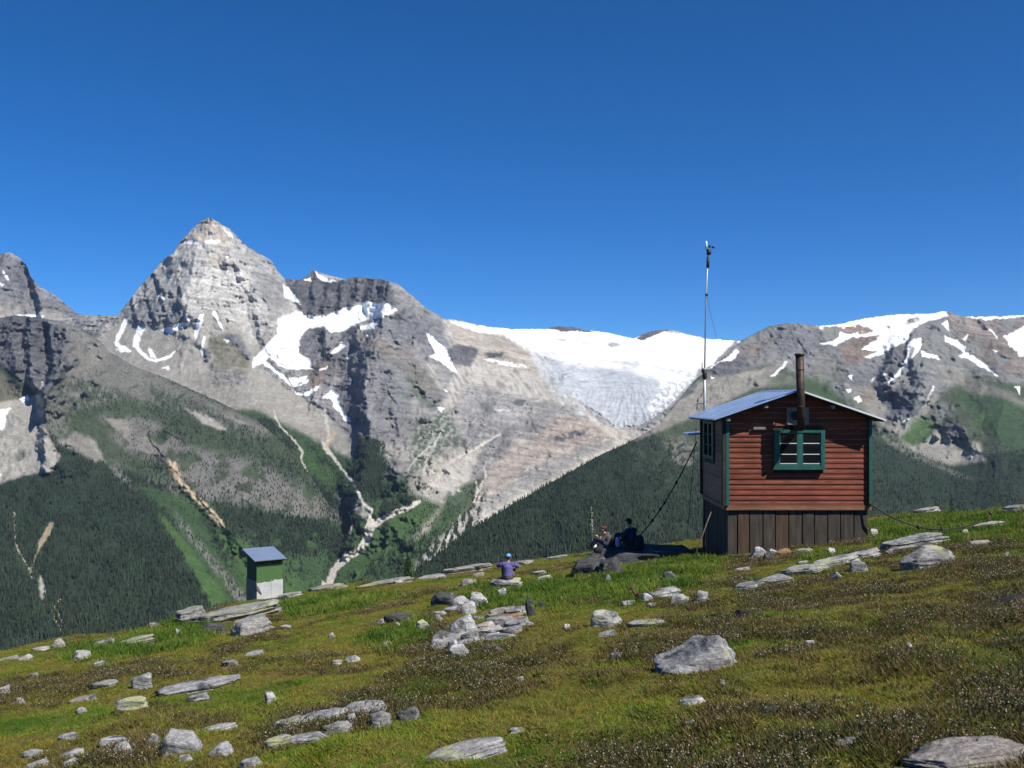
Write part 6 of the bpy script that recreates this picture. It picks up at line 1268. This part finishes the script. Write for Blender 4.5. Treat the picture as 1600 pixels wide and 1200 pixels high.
def blades(name, q, per, h, wd, spread, lean, col, label, seg2=False, far=.05):
    n_ = len(q); N = n_ * per
    b = np.repeat(q, per, 0); hh = np.repeat(h, per) * rng.uniform(.55, 1.25, N); ww = np.repeat(wd * (1 + far * q[:, 1]), per) * rng.uniform(.7, 1.3, N)
    a = rng.uniform(0, 6.28, N); rr = np.repeat(spread, per) * np.sqrt(rng.uniform(0, 1, N)); b = b + np.stack([np.cos(a) * rr, np.sin(a) * rr, np.full(N, -.012)], 1)
    a2 = a + rng.normal(size=N) * .7; ln = hh * lean * rng.uniform(.3, 1.4, N); t = rng.uniform(0, 3.14, N)
    px_ = np.stack([np.cos(t), np.sin(t), np.zeros(N)], 1) * ww[:, None] * .5; dr = np.stack([np.cos(a2) * ln, np.sin(a2) * ln, hh], 1)
    c = np.repeat(col, per, 0) * rng.uniform(.6, 1.25, (N, 1))
    if seg2:
        mid = b + dr * np.array([.35, .35, .6]); V = np.stack([b - px_, b + px_, mid - px_ * .8, mid + px_ * .8, b + dr], 1).reshape(-1, 3); m = 5; T = np.array([(0, 1, 3), (0, 3, 2), (2, 3, 4)])
    else:
        V = np.stack([b - px_, b + px_, b + dr], 1).reshape(-1, 3); m = 3; T = np.array([(0, 1, 2)])
    Fc = (T[None] + (np.arange(N) * m)[:, None, None]).reshape(-1, 3)
    o = aobj(name, V, Fc, M_BLADE, np.repeat(c, m, 0)); return tag(o, label, 'grass', kind='stuff')
def mixcol(pal, q, jit=.22):
    """palette picked by slow noise and chance"""
    pal = np.array(pal); v = np.clip((fbm(q[:, 0] / 1.8 + 20, q[:, 1] / 2.6, 1.0, 4) * 1.4 + .5 + rng.normal(size=len(q)) * jit), 0, .999) * (len(pal) - 1)
    i = v.astype(int); f = (v - i)[:, None]; return pal[i] * (1 - f) + pal[i + 1] * f
q = scatter(290000); hn = heathness(q) + rng.normal(size=len(q)) * .18; lu = lushness(q)
g1 = q[(hn < .22) & ~lu]
blades('grass', g1, 9, rng.uniform(.014, .036, len(g1)) * (1 + .9 * sstep(.2, .5, fbm(g1[:, 0] / .6, g1[:, 1] / .7, 3, 2))), np.full(len(g1), .0065), np.full(len(g1), .085), 1.5,
       mixcol([(.045, .110, .006), (.095, .170, .009), (.165, .205, .014), (.220, .190, .026), (.200, .112, .030), (.105, .140, .011)], g1), 'short olive green alpine grass covering the slope')
g3 = scatter(125000, 1.0, 8); g3 = g3[lushness(g3)]
blades('tall_grass', g3, 9, rng.uniform(.05, .16, len(g3)) * (.6 + .6 * sstep(-.3, .3, fbm(g3[:, 0] / .9, g3[:, 1] / .9, 2, 3))), np.full(len(g3), .006), np.full(len(g3), .10), .7,
       mixcol([(.045, .100, .010), (.080, .150, .014), (.120, .185, .020), (.180, .215, .035)], g3), 'tall lush bright green grass around the hut and rocks', True)
# heather: dense little twigs, olive and brown, with pale spent flower heads
g2 = q[(hn >= .12) & ~lu]; hs_ = np.clip(hn[(hn >= .12) & ~lu], .1, .7)
blades('heather', g2, 11, rng.uniform(.025, .055, len(g2)) * (.7 + 1.2 * hs_), np.full(len(g2), .0095), np.full(len(g2), .085), 1.0,
       mixcol([(.050, .070, .010), (.095, .082, .018), (.130, .090, .032), (.190, .130, .068), (.125, .140, .020), (.070, .052, .024)], g2, .35), 'low brown and olive heather in mats on the slope')['category'] = 'heather'
# taller cushions of heather
ctr = scatter(3800, 1.2, 4); hc = heathness(ctr); ctr = ctr[(hc > .30) & ~lushness(ctr)]
R0 = rng.uniform(.10, .32, len(ctr)); per = 300; N = len(ctr) * per
a = rng.uniform(0, 6.28, N); rr = np.sqrt(rng.uniform(0, 1, N)); Rr = np.repeat(R0, per)
x = np.repeat(ctr[:, 0], per) + np.cos(a) * rr * Rr * 1.5; y = np.repeat(ctr[:, 1], per) + np.sin(a) * rr * Rr
hz = Rr * .42 * np.sqrt(np.clip(1 - rr ** 2, 0, 1)) * rng.uniform(.55, 1.1, N); z = ground_z(x, y) + hz
c = np.stack([x, y, z], 1)
d1 = rng.normal(size=(N, 3)) * .6 + np.array([0, 0, .8]); d2 = rng.normal(size=(N, 3)); d2 /= np.linalg.norm(d2, axis=1)[:, None]; sz = rng.uniform(.013, .027, N)[:, None]
V = np.stack([c - d2 * sz * .35, c + d2 * sz * .35, c + d1 * sz], 1).reshape(-1, 3)
cc = np.array([(.045, .056, .018), (.08, .074, .030), (.115, .086, .046), (.08, .098, .030)])[rng.integers(0, 4, N)] * rng.uniform(.7, 1.3, (N, 1))
tag(aobj('heather_cushions', V, np.arange(N * 3).reshape(-1, 3), M_BLADE, np.repeat(cc, 3, 0)), 'dark bushy cushions of heather dotted over the slope', 'heather', kind='stuff')
top = c[(hz > Rr * .16) & (rng.uniform(0, 1, N) < .09)] + np.array([0, 0, .018])
ext = g2[(hs_ > .18)]; ext = ext[rng.uniform(0, 1, len(ext)) < .10]; ext = ext + rng.normal(size=(len(ext), 3)) * np.array([.05, .05, .008]) + np.array([0, 0, .075])
pts = np.concatenate([top, ext]); m_ = len(pts)
s_ = (rng.uniform(.0035, .007, m_) * (1 + .035 * pts[:, 1]))[:, None, None]
octv = np.array([(1, 0, 0), (-1, 0, 0), (0, 1, 0), (0, -1, 0), (0, 0, 1), (0, 0, -1)], float); octf = np.array([(0, 2, 4), (2, 1, 4), (1, 3, 4), (3, 0, 4), (2, 0, 5), (1, 2, 5), (3, 1, 5), (0, 3, 5)])
V = (pts[:, None] + octv[None] * s_).reshape(-1, 3); Fc = (octf[None] + (np.arange(m_) * 6)[:, None, None]).reshape(-1, 3)
cc = np.array([(.42, .34, .26), (.34, .23, .18), (.55, .48, .40), (.28, .18, .12)])[rng.integers(0, 4, m_)] * rng.uniform(.7, 1.15, (m_, 1))
tag(aobj('flower_heads', V, Fc, M_BLADE, np.repeat(cc, 6, 0)), 'pale spent flower heads on the heather', 'flowers', kind='stuff')
print('VEG', len(g1), len(g2), len(g3), len(ctr), m_)

# ------------------------------------------------------------------ the air between here and the mountains
bm = bmesh.new(); box(bm, -9000, 9000, -60, 11500, -1800, 1230)
M_HAZE = bpy.data.materials.new('haze'); M_HAZE.use_nodes = True; nt = M_HAZE.node_tree; nt.nodes.clear()
vo = nt.nodes.new('ShaderNodeVolumePrincipled'); vo.inputs['Color'].default_value = (.5, .68, 1.0, 1); vo.inputs['Density'].default_value = 1.6e-5; vo.inputs['Anisotropy'].default_value = .2
ou = nt.nodes.new('ShaderNodeOutputMaterial'); nt.links.new(vo.outputs[0], ou.inputs['Volume'])
tag(bobj('haze', bm, M_HAZE), 'thin blue haze in the valley air', 'haze', kind='stuff')

# ------------------------------------------------------------------ repeats share a group
GROUPS = {'rock': 'rocks strewn over the meadow', 'person': 'people resting near the hut', 'backpack': 'backpacks on the rock ledge', 'cable': 'cables bracing the hut'}
for o in C.objects:
    if o.parent is None and o.get('category') in GROUPS: o['group'] = GROUPS[o['category']]
    if o.name.startswith('conifer'): o['group'] = 'small firs on the skyline'
